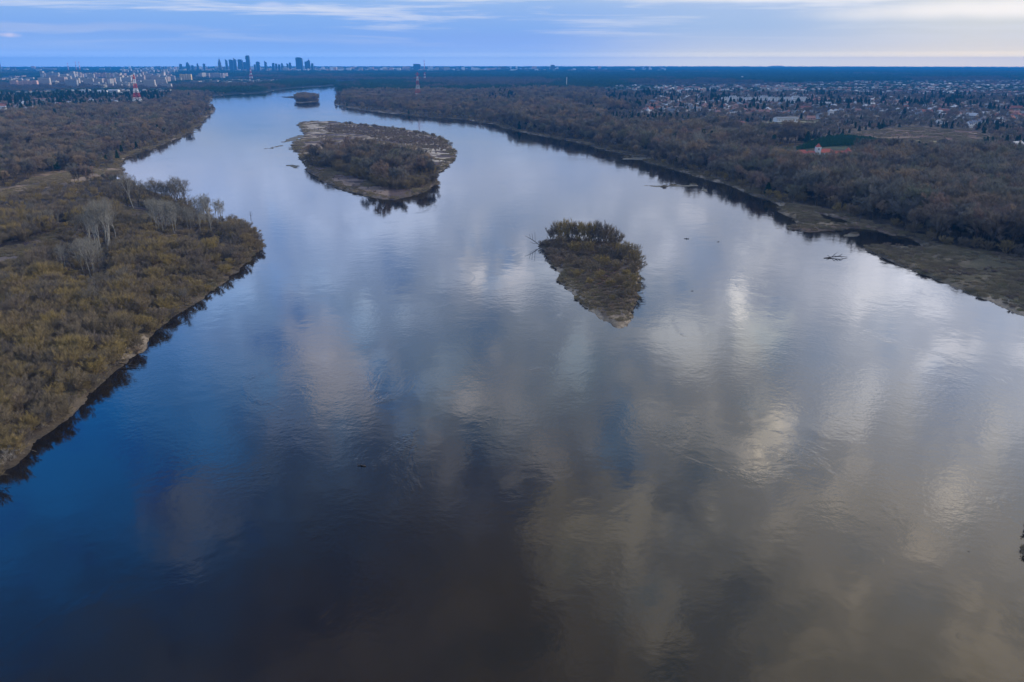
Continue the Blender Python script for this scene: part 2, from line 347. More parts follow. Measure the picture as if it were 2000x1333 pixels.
ZONES = [  # pixel polygon, colour, strength, second colour streaks
    ([(-60, 400), (0, 378), (60, 352), (120, 336), (246, 329), (215, 350), (150, 362), (90, 368), (40, 385), (-60, 420)], (.22, .155, .10), 1, (.09, .065, .05)),
    ([(-120, 575), (0, 550), (60, 527), (90, 503), (124, 466), (90, 460), (30, 483), (0, 490), (-120, 520)], HEATH, 1, (.20, .15, .11)),
    ([(228, 406), (290, 408), (305, 440), (232, 448)], (.075, .05, .045), 1, (.16, .12, .09)),
    ([(1478, 252), (1515, 238), (1608, 235), (1592, 247), (1545, 256), (1500, 260)], (.20, .20, .10), 1, (.26, .22, .13)),
    ([(1630, 270), (1690, 258), (1780, 250), (1905, 258), (1945, 274), (1905, 293), (1850, 296), (1790, 294), (1755, 282), (1700, 277)], (.115, .065, .052), 1, (.20, .145, .09)),
    ([(1782, 274), (1850, 278), (1852, 292), (1795, 292)], (.27, .23, .12), .8, (.14, .09, .06)),
    ([(1519, 400), (1600, 408), (1680, 436), (1735, 450), (1800, 475), (1600, 458), (1510, 450)], (.13, .085, .065), 1, (.20, .16, .10)),
    ([(1685, 474), (1812, 478), (1900, 490), (2100, 520), (2300, 700), (2000, 640)], (.092, .080, .05), 1, (.14, .11, .075)),
    ([(1100, 197), (1125, 203), (1150, 222), (1135, 226), (1105, 208)], (.17, .12, .09), 1, (.10, .07, .05)),
    ([(1500, 292), (1660, 280), (1680, 310), (1560, 345), (1500, 320)], (.032, .050, .026), .8, FLOOR)]
strk = fbm(GX / 3.0, GY * 1.0, 26, 15)
for P, c, k, c2 in ZONES:
    q = inpoly(PX + n2 * 14, PY + n1 * 5, P) & (RR < 6000)
    paint(q, c, k); paint(q & (strk > .12), c2, .7)
bi = np.zeros(GX.shape, bool); bi[:isl] = inpoly(GX[:isl], GY[:isl], BIG)
paint(bi, (.085, .06, .052)); paint(bi & (strk + n2 * .5 > .05) & (PY < 330), (.29, .23, .165), .85)
paint(bi & (PX > 790) & (PX < 900) & (PY > 292) & (PY < 335) & (strk + n2 > -.12), (.42, .36, .28), .85)
paint(bi & (PX < 640) & (PY < 262) & (n2 > -.2), (.34, .28, .21), .8)
paint(bi & (PX > 600) & (PX < 760) & (PY > 352) & (strk > -.1), (.21, .155, .12), .8)
si = np.zeros(GX.shape, bool); si[:isl] = inpoly(GX[:isl], GY[:isl], SMALL)
paint(si, (.10, .078, .062)); paint(si & (n2 > .1), (.17, .13, .095)); paint(si & (PY > 606) & (n2 > -.3), (.19, .15, .105), .8)
paint(si & (np.hypot(PX - 1185, PY - 548) < 25), (.10, .045, .04), .9)
edge = (SD < 4.5 + n2 * 5) & (SD > -2)
paint(edge, (.105, .085, .06), .5); paint(edge & (n1 > .22), (.26, .21, .155), .75)
paint(isbar, (.13, .115, .085))
paint(SD < .25, (.06, .05, .038), .8)
paint(sm(SD, 0, -3), (.03, .026, .018))
gm = bpy.data.materials.new('ground'); gm.use_nodes = True; t = NT(gm.node_tree); t.N.clear()
at = t.n('ShaderNodeAttribute', attribute_name='land_colour').outputs['Color']
oc = t.n('ShaderNodeTexCoord').outputs['Object']
f1 = t.n('ShaderNodeMapRange', {0: t.noise(oc, .9, 5, .65), 1: .3, 2: .7, 3: .6, 4: 1.45}).outputs[0]
f2 = t.n('ShaderNodeMapRange', {0: t.noise(oc, .06, 4, .6), 1: .3, 2: .7, 3: .7, 4: 1.3}).outputs[0]
cc = t.n('ShaderNodeVectorMath', {0: at, 'Scale': t.m('MULTIPLY', f1, f2)}, operation='SCALE').outputs[0]
bp = t.n('ShaderNodeBump', {'Strength': .9, 'Distance': .5, 'Height': t.noise(oc, 1.4, 5, .7)}).outputs[0]
b = t.n('ShaderNodeBsdfPrincipled', {'Base Color': cc, 'Roughness': .95, 'Specular IOR Level': .1, 'Normal': bp})
t.L.new(b.outputs[0], t.n('ShaderNodeOutputMaterial').inputs[0])
idx = np.arange(NR * NA).reshape(NR, NA)
Fq = np.stack([idx[:-1, :-1], idx[:-1, 1:], idx[1:, 1:], idx[1:, :-1]], -1).reshape(-1, 4)[:, ::-1]
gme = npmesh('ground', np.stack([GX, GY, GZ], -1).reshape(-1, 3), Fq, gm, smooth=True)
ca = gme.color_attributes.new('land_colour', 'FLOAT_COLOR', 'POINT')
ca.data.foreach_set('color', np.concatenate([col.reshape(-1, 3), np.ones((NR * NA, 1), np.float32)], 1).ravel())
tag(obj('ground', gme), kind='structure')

# ------------------------------------------------------------------ the river
wm = bpy.data.materials.new('river_water'); wm.use_nodes = True; t = NT(wm.node_tree); t.N.clear()
oc = t.n('ShaderNodeTexCoord').outputs['Object']
calm = t.n('ShaderNodeMapRange', {0: t.noise(oc, .012, 4, .6, dist=.6), 1: .42, 2: .66, 3: .25, 4: 1.6}).outputs[0]
rip = t.noise(t.v('MULTIPLY', oc, (1.0, 1.0, 1.0)), .55, 3, .55)
swell = t.noise(oc, .11, 2, .5)
hgt = t.m('ADD', t.m('MULTIPLY', t.m('MULTIPLY', rip, calm), .027), t.m('MULTIPLY', swell, .05))
# boils and eddy lines where the current breaks over the bed
ed = t.n('ShaderNodeMapRange', {0: t.noise(t.v('MULTIPLY', oc, (1, .7, 1)), .021, 5, .7, dist=1.4), 1: .60, 2: .82}).outputs[0]
hgt = t.m('ADD', hgt, t.m('MULTIPLY', t.m('MULTIPLY', t.noise(oc, .9, 3, .6), ed), .12))
bp = t.n('ShaderNodeBump', {'Strength': 1.0, 'Distance': 1.0, 'Height': hgt}).outputs[0]
mud = t.mix(t.noise(oc, .006, 3), (.0075, .0056, .0042), (.0105, .008, .006))
b = t.n('ShaderNodeBsdfPrincipled', {'Base Color': mud, 'Roughness': .05, 'IOR': 1.333, 'Normal': bp})
t.L.new(b.outputs[0], t.n('ShaderNodeOutputMaterial').inputs[0])
n = 128
wv = [(22650 * math.cos(2 * math.pi * i / n), 22650 * math.sin(2 * math.pi * i / n), 0) for i in range(n)]
tag(obj('river_water', npmesh('river_water', wv, [tuple(range(n))], wm)), kind='structure')

# ------------------------------------------------------------------ the air
hm = bpy.data.materials.new('haze'); hm.use_nodes = True; t = NT(hm.node_tree); t.N.clear()
pv = t.n('ShaderNodeVolumePrincipled', {'Color': (.03, .35, .93, 1), 'Density': HAZE_K, 'Anisotropy': 0.0})
t.L.new(pv.outputs[0], t.n('ShaderNodeOutputMaterial').inputs['Volume'])
hb = MB(); hb.box(-23500, 23500, -3000, 23500, -5, HAZE_TOP)
tag(obj('haze', hb.mesh('haze', hm)), kind='stuff')

# ------------------------------------------------------------------ plants: prototypes
def twigmat(name, cols): return mat(name, vary=cols, rough=.9, spec=.1)
OLIVE = twigmat('olive_twigs', [(.225, .175, .088), (.29, .22, .083), (.175, .146, .106), (.315, .236, .088), (.19, .157, .117), (.245, .185, .095), (.146, .128, .105), (.215, .17, .123)])
BROWN = twigmat('brown_twigs', [(.17, .14, .115), (.28, .215, .15), (.12, .115, .105), (.34, .25, .155), (.20, .19, .155), (.13, .125, .12), (.30, .21, .16), (.18, .18, .12), (.24, .215, .18), (.115, .10, .09)])
GREY = twigmat('grey_twigs', [(.20, .19, .155), (.25, .235, .19), (.18, .165, .13)])
DARKSCRUB = twigmat('dark_scrub_twigs', [(.20, .15, .115), (.26, .20, .14), (.165, .13, .105), (.24, .19, .125)])
NEEDLE = twigmat('needles', [(.030, .065, .036), (.042, .082, .044), (.024, .052, .034)])
YOUNGPINE = twigmat('young_needles', [(.030, .092, .050), (.042, .11, .056)])
BARK = mat('bark', (.10, .08, .065), .95, noise=(1.5, (.06, .05, .04)))
PALEBARK = mat('pale_bark', (.31, .30, .26), .9, noise=(.8, (.20, .19, .165)))
DEADWOOD = mat('dead_wood', (.22, .19, .155), .9, noise=(2.0, (.09, .075, .06)))

def unit(v): return v / (np.linalg.norm(v, axis=-1, keepdims=True) + 1e-9)
def grow(rg, h, leaders, trunk, fan, lv, ratio=.62, kids=(2, 4), up=.25, r0=.012):
    """skeleton of limbs: list of (p, q, r0, r1, level)"""
    segs = []
    def br(p, d, L, r, level):
        n = 3 if level < 2 else 2
        for i in range(n):
            d = unit(d + rg.normal(0, .10 + .03 * level, 3) + np.array((0, 0, up * .35)))
            q = p + d * L / n; r1 = r * (.86 if level else .9)
            segs.append((p, q, r, r1, level)); p = q; r = r1
            if level < lv and (i > 0 or level > 0) and rg.random() < .75:
                side = unit(np.cross(d, rg.normal(0, 1, 3)))
                br(p, unit(d * .75 + side * rg.uniform(.5, .95)), L * ratio * rg.uniform(.7, 1.05), r * .55, level + 1)
        if level < lv:
            for _ in range(rg.integers(*kids)):
                side = unit(np.cross(d, rg.normal(0, 1, 3)))
                br(p, unit(d + side * rg.uniform(.25, .75)), L * ratio * rg.uniform(.8, 1.1), r * .68, level + 1)
    if trunk > 0:
        p = np.zeros(3); q = np.array((rg.normal(0, .02) * h, rg.normal(0, .02) * h, trunk * h))
        segs.append((p - (0, 0, .5), q, h * r0 * 1.25, h * r0, 0))
    else: q = np.array((0, 0, -.3))
    for k in range(leaders):
        a = 2 * math.pi * (k + rg.uniform(-.3, .3)) / leaders; s_ = fan * rg.uniform(.45, 1.15)
        d = unit(np.array((math.cos(a) * s_, math.sin(a) * s_, 1)))
        base = q + (np.array((math.cos(a), math.sin(a), 0)) * rg.uniform(0, .08) * h if trunk == 0 else 0)
        br(base, d, h * (1 - trunk) * .45 * rg.uniform(.8, 1.1), h * r0 * (.72 if trunk else .5), 1)
    return segs
def tubes(segs, n):
    V = []; F = []
    for p, q, r0, r1, _ in segs:
        d = unit(q - p); a = unit(np.cross(d, (.3, .5, .81))); b_ = np.cross(d, a); k = len(V)
        for c, r_ in ((p, r0), (q, r1)):
            for i in range(n):
                t_ = 2 * math.pi * i / n; V.append(c + (a * math.cos(t_) + b_ * math.sin(t_)) * r_)
        for i in range(n): F.append((k + i, k + (i + 1) % n, k + n + (i + 1) % n, k + n + i))
    return np.array(V, np.float32).reshape(-1, 3), np.array(F, int).reshape(-1, 4)
def slivers(P, D, L, W, rg):
    n = len(P); side = unit(np.cross(D, rg.normal(0, 1, (n, 3)))) * W[:, None]
    V = np.stack([P - side, P + side, P + D * L[:, None]], 1).reshape(-1, 3)
    return V, np.arange(3 * n).reshape(n, 3)
def twigs(segs, lvmin, N, rg, length, width, spread=.6, up=.35):
    S_ = [s_ for s_ in segs if s_[4] >= lvmin]
    p = np.array([s_[0] for s_ in S_]); q = np.array([s_[1] for s_ in S_]); L = np.linalg.norm(q - p, axis=1)
    i = rg.choice(len(S_), N, p=L / L.sum()); t_ = rg.random((N, 1))
    P = p[i] + (q[i] - p[i]) * t_
    D = unit(unit(q[i] - p[i]) + rg.normal(0, spread, (N, 3)) + np.array((0, 0, up)))
    return slivers(P, D, length * rg.uniform(.5, 1.3, N), width * rg.uniform(.6, 1.3, N), rg)
def fit(h, *Vs):
    top = max(np.percentile(v[:, 2], 99.5) for v in Vs)
    return [v * (h / top) for v in Vs]

PROTO = {}                                     # kind -> list of (trunk mesh, crown mesh, joined mesh)
def make_proto(kind, seeds, h, gargs, N, tl, tw, tm, bm, spread=.6, up=.35, split=2, lvt=3, crown_name='crown', trunk_name='trunk'):
    PROTO[kind] = []
    for sdv in seeds:
        rg = np.random.default_rng(sdv)
        segs = grow(rg, h, **gargs)
        big = [s_ for s_ in segs if s_[4] <= split]; small = [s_ for s_ in segs if s_[4] > split]
        Vt, Ft = tubes(big, 5); Vb, Fb = tubes(small, 3) if small else (np.zeros((0, 3)), np.zeros((0, 3), int))
        Vs, Fs = twigs(segs, lvt, N, rg, tl, tw, spread, up)
        Vt, Vb_, Vs = fit(h, Vt, Vb if len(Vb) else Vt, Vs)
        if len(Vb): Vb = Vb_
        Ft3 = np.concatenate([Ft[:, [0, 1, 2]], Ft[:, [0, 2, 3]]])
        # small limbs are drawn as 3-sided quads -> triangles, with the crown
        if len(Vb):
            Fb3 = np.concatenate([Fb[:, [0, 1, 2]], Fb[:, [0, 2, 3]]])
            Vc = np.concatenate([Vs, Vb]); Fc = np.concatenate([Fs, Fb3 + len(Vs)]); mc = [0] * len(Fs) + [1] * len(Fb3)
        else: Vc, Fc, mc = Vs, Fs, [0] * len(Fs)
        tr = npmesh(kind + '_trunk', Vt, Ft3, bm); cr = npmesh(kind + '_crown', Vc, Fc, [tm, bm], mc)
        jn = npmesh(kind + '_whole', np.concatenate([Vc, Vt]), np.concatenate([Fc, Ft3 + len(Vc)]), [tm, bm], mc + [1] * len(Ft3))
        PROTO[kind].append((tr, cr, jn))
make_proto('willow_shrub', range(1, 7), 8, dict(leaders=9, trunk=0, fan=.62, lv=3, ratio=.6, up=.2, r0=.010), 6500, .95, .021, OLIVE, BARK, spread=.55, up=.5, split=1, lvt=2)
make_proto('bare_tree', range(11, 18), 17, dict(leaders=4, trunk=.2, fan=.55, lv=4, ratio=.62, up=.2, r0=.013), 8500, 1.35, .036, BROWN, BARK, spread=.6, up=.3, split=2, lvt=3)
make_proto('pale_poplar', range(21, 27), 18, dict(leaders=3, trunk=.30, fan=.26, lv=4, ratio=.55, up=.6, r0=.010), 1000, 1.1, .02, GREY, PALEBARK, spread=.5, up=.5, split=3, lvt=3)
make_proto('open_tree', range(71, 76), 17, dict(leaders=4, trunk=.16, fan=.6, lv=4, ratio=.62, up=.25, r0=.013), 2600, 1.3, .026, twigmat('grey_brown_twigs', [(.15, .135, .11), (.20, .175, .13), (.17, .16, .135)]), BARK, spread=.55, up=.35, split=2, lvt=3)
make_proto('low_scrub', range(31, 34), 3, dict(leaders=10, trunk=0, fan=1.0, lv=2, ratio=.6, up=.1, r0=.008), 1500, .6, .022, DARKSCRUB, BARK, spread=.7, up=.4, split=1, lvt=1)
def conifer_proto(kind, seeds, h, rad, N, tm):
    PROTO[kind] = []
    for sdv in seeds:
        rg = np.random.default_rng(sdv); m_ = MB(); m_.tube((0, 0, -.4), (0, 0, h * .97), h * .016, h * .003, 6)
        z = h * (.14 + .86 * rg.random(N) ** 1.25); a = rg.uniform(0, 2 * math.pi, N)
        lump = 1 + .35 * np.sin(a * 3 + z * 2.2 + sdv) * rg.random(N)
        r_ = rad * (1 - z / h) ** .8 * lump * np.sqrt(rg.random(N))
        P = np.stack([np.cos(a) * r_, np.sin(a) * r_, z], 1)
        D = unit(np.stack([np.cos(a), np.sin(a), rg.normal(-.1, .35, N)], 1) + rg.normal(0, .3, (N, 3)))
        Vs, Fs = slivers(P, D, rg.uniform(.06, .12, N) * h, rg.uniform(.008, .015, N) * h, rg)
        tr = m_.mesh(kind + '_trunk', BARK); cr = npmesh(kind + '_crown', Vs, Fs, tm)
        Ft = [list(p.vertices) for p in tr.polygons]; Vt = [v.co[:] for v in tr.vertices]
        F = [tuple(f) for f in Fs] + [tuple(i + len(Vs) for i in f) for f in Ft]
        jn = npmesh(kind + '_whole', np.concatenate([Vs, np.array(Vt)]), F, [tm, BARK], [0] * len(Fs) + [1] * len(Ft))
        PROTO[kind].append((tr, cr, jn))
conifer_proto('pine_tree', range(41, 45), 16, 4.2, 2600, NEEDLE)
conifer_proto('young_pine', range(51, 53), 6, 2.0, 900, YOUNGPINE)
# a clump of woodland for the far distance: several crowns in one mesh
def clump_proto(kind, seeds, tm, n, size, hh):
    PROTO[kind] = []
    for sdv in seeds:
        rg = np.random.default_rng(sdv); VV = []; k = 0
        for _ in range(n):
            cx, cy = rg.uniform(-size, size, 2); h = hh * rg.uniform(.6, 1.1); r_ = h * rg.uniform(.3, .42); N = 170
            d = unit(rg.normal(0, 1, (N, 3))); rad_ = rg.random((N, 1)) ** .4
            P = np.array((cx, cy, h * .6)) + d * rad_ * np.array((r_, r_, h * .38))
            D = unit(d + rg.normal(0, .6, (N, 3)) + (0, 0, .5))
            V, _F = slivers(P, D, rg.uniform(.1, .22, N) * h, rg.uniform(.012, .022, N) * h, rg); VV.append(V)
        V = np.concatenate(VV); me = npmesh(kind + '_whole', V, np.arange(len(V)).reshape(-1, 3), tm)
        PROTO[kind].append((None, None, me))
clump_proto('wood_clump', (61, 62, 63), twigmat('far_twigs', [(.085, .08, .07), (.12, .10, .08), (.07, .07, .062)]), 9, 17, 19)
clump_proto('pine_clump', (64, 65), NEEDLE, 9, 17, 19)

# ------------------------------------------------------------------ where plants stand
def polym(pts): return G(pts)
OPEN = [polym(z[0]) for z in ZONES[:9]]
def candidates(rmin, rmax, sp, seed):
    rg = np.random.default_rng(seed); xm = rmax * math.sin(R(41))
    xs = np.arange(-xm, xm, sp); ys = np.arange(rmin * .7, rmax, sp)
    X, Y = np.meshgrid(xs, ys); X = X.ravel() + rg.uniform(-.5, .5, X.size) * sp; Y = Y.ravel() + rg.uniform(-.5, .5, Y.size) * sp
    r_ = np.hypot(X, Y); k = (r_ >= rmin) & (r_ < rmax) & (np.abs(np.arctan2(X, Y)) < R(40)); X = X[k]; Y = Y[k]
    s_ = sample(SD, X, Y); k = (s_ > .3) & ~sample(isbar, X, Y); return X[k], Y[k], s_[k]
def pin(x, y, P): return inpoly(x, y, G(P))
SUB_R = [(1165, 186), (1190, 172), (1300, 163), (1500, 165), (1700, 160), (2000, 158), (2300, 158), (2300, 275), (2000, 250), (1830, 246), (1750, 236), (1640, 236), (1480, 246), (1420, 250), (1330, 226), (1250, 222), (1190, 208)]
SUB_L = [(-250, 232), (-250, 158), (0, 158), (300, 152), (345, 168), (345, 186), (320, 205), (240, 216), (120, 222), (0, 232)]
EST_L = [(-60, 176), (20, 150), (120, 147), (370, 146), (430, 150), (560, 158), (520, 166), (400, 172), (300, 176), (120, 172)]
plants = []                                     # (x, y, kind, variant, scale xy, scale z, rot, zone)
def put(x, y, kind, s_, sz=1.0, zone='wood'): plants.append((float(x), float(y), kind, float(s_), float(sz), zone))
rg = np.random.default_rng(99)
POPL = []                                       # stands of pale poplars are placed by hand further down
# left bank, near: willow thicket
X, Y, S_ = candidates(90, 700, 5.2, 1); PXc, PYc = pix(X, Y)
bigi = inpoly(X, Y, BIG); smi = inpoly(X, Y, SMALL)
den = fbm(X, Y, 34, 21); den2 = fbm(X, Y, 110, 24)
isopen = np.zeros(X.shape, bool)
for P in OPEN: isopen |= inpoly(X, Y, P)
lf = (X < 0) & ~bigi & ~smi
front_stand = pin(X, Y, [(292, 408), (380, 416), (448, 436), (450, 490), (300, 492)]) | pin(X, Y, [(100, 440), (225, 445), (232, 590), (150, 590), (96, 545)])
for i in np.where(lf)[0]:
    if isopen[i] or S_[i] < .3 + max(0, den2[i]) * 7: continue
    if den[i] < -.5: continue
    v = max(.4, min(1.5, 1.04 + den[i] * .5 + rg.normal(0, .14))); r_ = math.hypot(X[i], Y[i])
    if S_[i] < 12: v *= .75
    if front_stand[i]: v *= .5
    if den2[i] > -.1 and rg.random() < .05: put(X[i], Y[i], 'open_tree', .66 * v, 1, 'left')
    elif den2[i] < -.25 and PYc[i] < 700 and rg.random() < .45: put(X[i], Y[i], 'low_scrub', 1.3 * v, 1, 'left')
    elif front_stand[i] and rg.random() < .5: put(X[i], Y[i], 'low_scrub', 1.2 * v, 1, 'left')
    elif rg.random() < .84: put(X[i], Y[i], 'willow_shrub', v, rg.uniform(.85, 1.15), 'left' if S_[i] > 9 else 'left edge')
# woods between 450 m and 1.5 km
def is_tall_left(px, py): return True
for (r0_, r1_, sp, seed) in ((300, 1100, 9.0, 2), (1100, 1800, 11.0, 3), (1800, 3200, 16, 4)):
    X, Y, S_ = candidates(r0_, r1_, sp, seed); PXc, PYc = pix(X, Y); r_ = np.hypot(X, Y)
    bigi = inpoly(X, Y, BIG); smi = inpoly(X, Y, SMALL); fari = inpoly(X, Y, FAR); isl_ = sample(ISL, X, Y)
    den = fbm(X, Y, 55, 31); den2 = fbm(X, Y, 240, 34); con = fbm(X, Y, 170, 44)
    isopen = np.zeros(X.shape, bool)
    for P in OPEN: isopen |= inpoly(X, Y, P)
    sub = pin(X, Y, SUB_R) | pin(X, Y, SUB_L); cas = pin(X, Y, [(1520, 285), (1680, 283), (1690, 318), (1660, 352), (1540, 352), (1500, 320)])
    plantation = pin(X, Y, [(1548, 298), (1600, 274), (1640, 268), (1700, 274), (1745, 284), (1758, 300), (1650, 284), (1600, 291)])
    for i in range(len(X)):
        x, y = X[i], Y[i]
        if bigi[i] or smi[i] or fari[i] or isopen[i] or plantation[i]: continue
        if x < 0 and r_[i] < 700 and PYc[i] > 330: continue            # that is the thicket above
        if r_[i] < 700 and x < 60: continue
        if S_[i] < max(2, 4.5 + den[i] * 6) or isl_[i]: continue
        e = S_[i] < 26
        if x < 0 and PYc[i] > 364:
            if rg.random() < .8: put(x, y, 'willow_shrub', rg.uniform(.5, .8), 1, 'left')
            continue
        if sub[i]:
            if rg.random() < .36: continue
            pc = .05 + .55 * (con[i] + den[i] * .5 > .08)
        else:
            if den[i] < -.55: continue
            pc = .015 + (.5 if (PYc[i] < 300 and PXc[i] > 1180 and con[i] > .1) else 0) + (.3 if (PXc[i] > 900 and PYc[i] < 262 and con[i] > .05) else 0)
        sz = 1.24 + den[i] * .35 + den2[i] * .35 + rg.normal(0, .17)
        if cas[i]:
            if PYc[i] < 331 and 1548 < PXc[i] < 1666: continue
            put(x, y, 'willow_shrub' if rg.random() < .8 else 'young_pine', rg.uniform(.4, .65), 1, 'right'); continue
        if e: sz *= .72
        cap = 1
        if x > 0 and PXc[i] > 1180 and 222 < PYc[i] < 262: cap = .42
        if PXc[i] > 1640 and 245 < PYc[i] < 302: cap = .4
        if PXc[i] > 1480 and 300 <= PYc[i] < 326: cap = .62
        if PXc[i] > 1440 and 240 < PYc[i] < 275 and PXc[i] < 1640: cap = .4
        if cap < .5 and rg.random() < .3: continue
        if S_[i] < 40 and x < 0: sz *= .8
        if rg.random() < pc * (1 if cap == 1 else .5): put(x, y, 'pine_tree', max(.4, sz * .85 * min(1, cap * 1.5)), rg.uniform(.85, 1.2), 'suburb' if sub[i] else 'right')
        elif sub[i]: put(x, y, 'bare_tree', max(.35, .55 * sz), 1, 'suburb')
        elif e and rg.random() < .5: put(x, y, 'willow_shrub', max(.5, sz * .95), 1, 'right edge' if x > 0 else 'far left edge')
        else: put(x, y, ('pale_poplar' if rg.random() < .25 else 'open_tree') if (rg.random() < .10 and x > 0 and r_[i] < 1300 and cap == 1) else 'bare_tree', cap * max(.5, min(1.9, sz * (1.02 if x > 0 else .85))), rg.uniform(.9, 1.1), 'right' if x > 0 else 'far left')
# big island
X, Y, S_ = candidates(500, 1800, 6.2, 6); PXc, PYc = pix(X, Y); ok = inpoly(X, Y, BIG)
band = pin(X, Y, [(596, 325), (612, 314), (668, 305), (745, 306), (800, 318), (838, 334), (856, 348), (860, 358), (838, 366), (780, 376), (748, 372), (700, 352), (640, 332), (604, 328)])
scr = pin(X, Y, [(640, 246), (700, 248), (790, 258), (870, 281), (886, 298), (850, 297), (800, 286), (745, 276), (700, 264), (650, 262), (632, 256)])
den = fbm(X, Y, 40, 51)
for i in np.where(ok)[0]:
    if S_[i] < 4: continue
    if band[i]:
        if rg.random() < .9: put(X[i], Y[i], 'willow_shrub' if rg.random() < .8 else 'bare_tree', 1.25 * rg.uniform(.75, 1.15), 1, 'big island')
    elif scr[i] and rg.random() < .9: put(X[i], Y[i], 'low_scrub', rg.uniform(.55, .95), 1, 'big island scrub')
    elif den[i] > .18 and rg.random() < .5: put(X[i], Y[i], 'low_scrub', rg.uniform(.3, .6), 1, 'big island scrub')
for _ in range(46):                            # bushes along its far shore
    px = rg.uniform(668, 880); py = 1.5 + np.interp(px, [640, 702, 770, 837, 871, 885], [240, 246, 253, 264, 278, 290])
    x, y = ground(px, py); put(x, y, 'willow_shrub', rg.uniform(.45, .8), 1, 'big island')
# far island: a dense round grove
X, Y, S_ = candidates(1900, 2900, 9, 8); ok = inpoly(X, Y, G([(577, 198), (578, 201), (588, 202), (622, 198.5), (623, 194), (602, 190.5), (582, 191.5)]))
for i in np.where(ok)[0]:
    if S_[i] > 3 and pix(X[i], Y[i])[1] < 200.3: put(X[i], Y[i], 'bare_tree', rg.uniform(.8, 1.05), 1, 'far island')
# small island in front: tall willows at the back, bushes lower down
for (px, py, k, s_, sz) in [(1078, 480, 'willow_shrub', .95, 1.2), (1092, 478, 'willow_shrub', 1.15, 1.3), (1104, 482, 'willow_shrub', 1.3, 1.35), (1116, 484, 'willow_shrub', 1.1, 1.5), (1130, 480, 'willow_shrub', 1.2, 1.25),
        (1143, 486, 'willow_shrub', 1.3, 1.3), (1156, 482, 'willow_shrub', 1.1, 1.55), (1168, 488, 'willow_shrub', 1.3, 1.4), (1182, 484, 'willow_shrub', 1.2, 1.3), (1192, 492, 'willow_shrub', 1.3, 1.2), (1204, 496, 'willow_shrub', 1.1, 1.15),
        (1216, 506, 'willow_shrub', 1.1, 1.0), (1228, 514, 'willow_shrub', 1.15, 1.05), (1238, 524, 'willow_shrub', 1.1, 1.05), (1242, 538, 'willow_shrub', .95, 1), (1095, 492, 'willow_shrub', 1.0, 1), (1122, 500, 'willow_shrub', .9, 1), (1150, 502, 'willow_shrub', 1.0, 1), (1180, 506, 'willow_shrub', .9, 1),
        (1200, 514, 'willow_shrub', .9, .95), (1140, 534, 'willow_shrub', .85, .9), (1158, 538, 'willow_shrub', .8, .85), (1130, 528, 'willow_shrub', .6, .9), (1206, 532, 'willow_shrub', .75, .9), (1222, 546, 'willow_shrub', .6, .9), (1236, 562, 'willow_shrub', .8, 1),
        (1112, 520, 'willow_shrub', .8, .9), (1100, 508, 'willow_shrub', .7, .9), (1128, 546, 'willow_shrub', .6, .8), (1172, 552, 'willow_shrub', .7, .9), (1190, 566, 'willow_shrub', .6, .85), (1150, 560, 'willow_shrub', .5, .8), (1208, 560, 'willow_shrub', .75, .9), (1176, 526, 'willow_shrub', .8, 1), (1212, 588, 'willow_shrub', .5, .9), (1196, 592, 'willow_shrub', .4, .8),
        (1240, 578, 'willow_shrub', .75, 1.0), (1232, 588, 'willow_shrub', .65, 1.1), (1226, 574, 'willow_shrub', .6, 1.0), (1070, 486, 'low_scrub', 1.2, 1), (1076, 496, 'low_scrub', 1.1, 1), (1088, 512, 'low_scrub', 1.0, .9), (1066, 484, 'willow_shrub', .45, 1)]:
    x, y = ground(px, py); put(x, y, k, s_ * 1.06, sz * 1.1 if py < 500 else sz, 'small island')
X, Y, S_ = candidates(280, 520, 3.0, 9); PXc, PYc = pix(X, Y)
for i in np.where(inpoly(X, Y, SMALL))[0]:
    if PYc[i] > 505 and S_[i] > (1.5 if PXc[i] > 1190 or PYc[i] < 530 else 6) and rg.random() < .62 and (PYc[i] < 612): put(X[i], Y[i], 'low_scrub', rg.uniform(.35, .75), rg.uniform(.7, 1), 'small island')
    elif PYc[i] <= 520 and rg.random() < .75: put(X[i], Y[i], 'low_scrub', rg.uniform(.7, 1.1), 1, 'small island')
# reeds and scrub on the low right-hand spits
X, Y, S_ = candidates(280, 620, 4.0, 10); PXc, PYc = pix(X, Y)
for z in (6, 7):
    q = pin(X, Y, ZONES[z][0]) & (S_ > 2) & (fbm(X, Y, 22, 61) > .02)
    for i in np.where(q)[0]: put(X[i], Y[i], 'low_scrub', rg.uniform(.3, .8), rg.uniform(.6, .9), 'right spit')
for (px, py, s_) in [(1845, 484, .8), (1880, 490, .9), (1905, 492, 1.0), (1930, 496, .9), (1960, 500, 1.1), (1990, 506, 1.0), (2030, 512, 1.1)]:
    x, y = ground(px, py); put(x, y, 'willow_shrub', s_, 1, 'right edge')
for (px, py, s_) in [(2006, 1040, .26), (2014, 1086, .28), (2030, 1056, .4), (2003, 1082, .22), (2010, 1034, .22), (2045, 1088, .4)]:
    x, y = ground(px, py); put(x, y, 'willow_shrub', s_, 1, 'right islet')
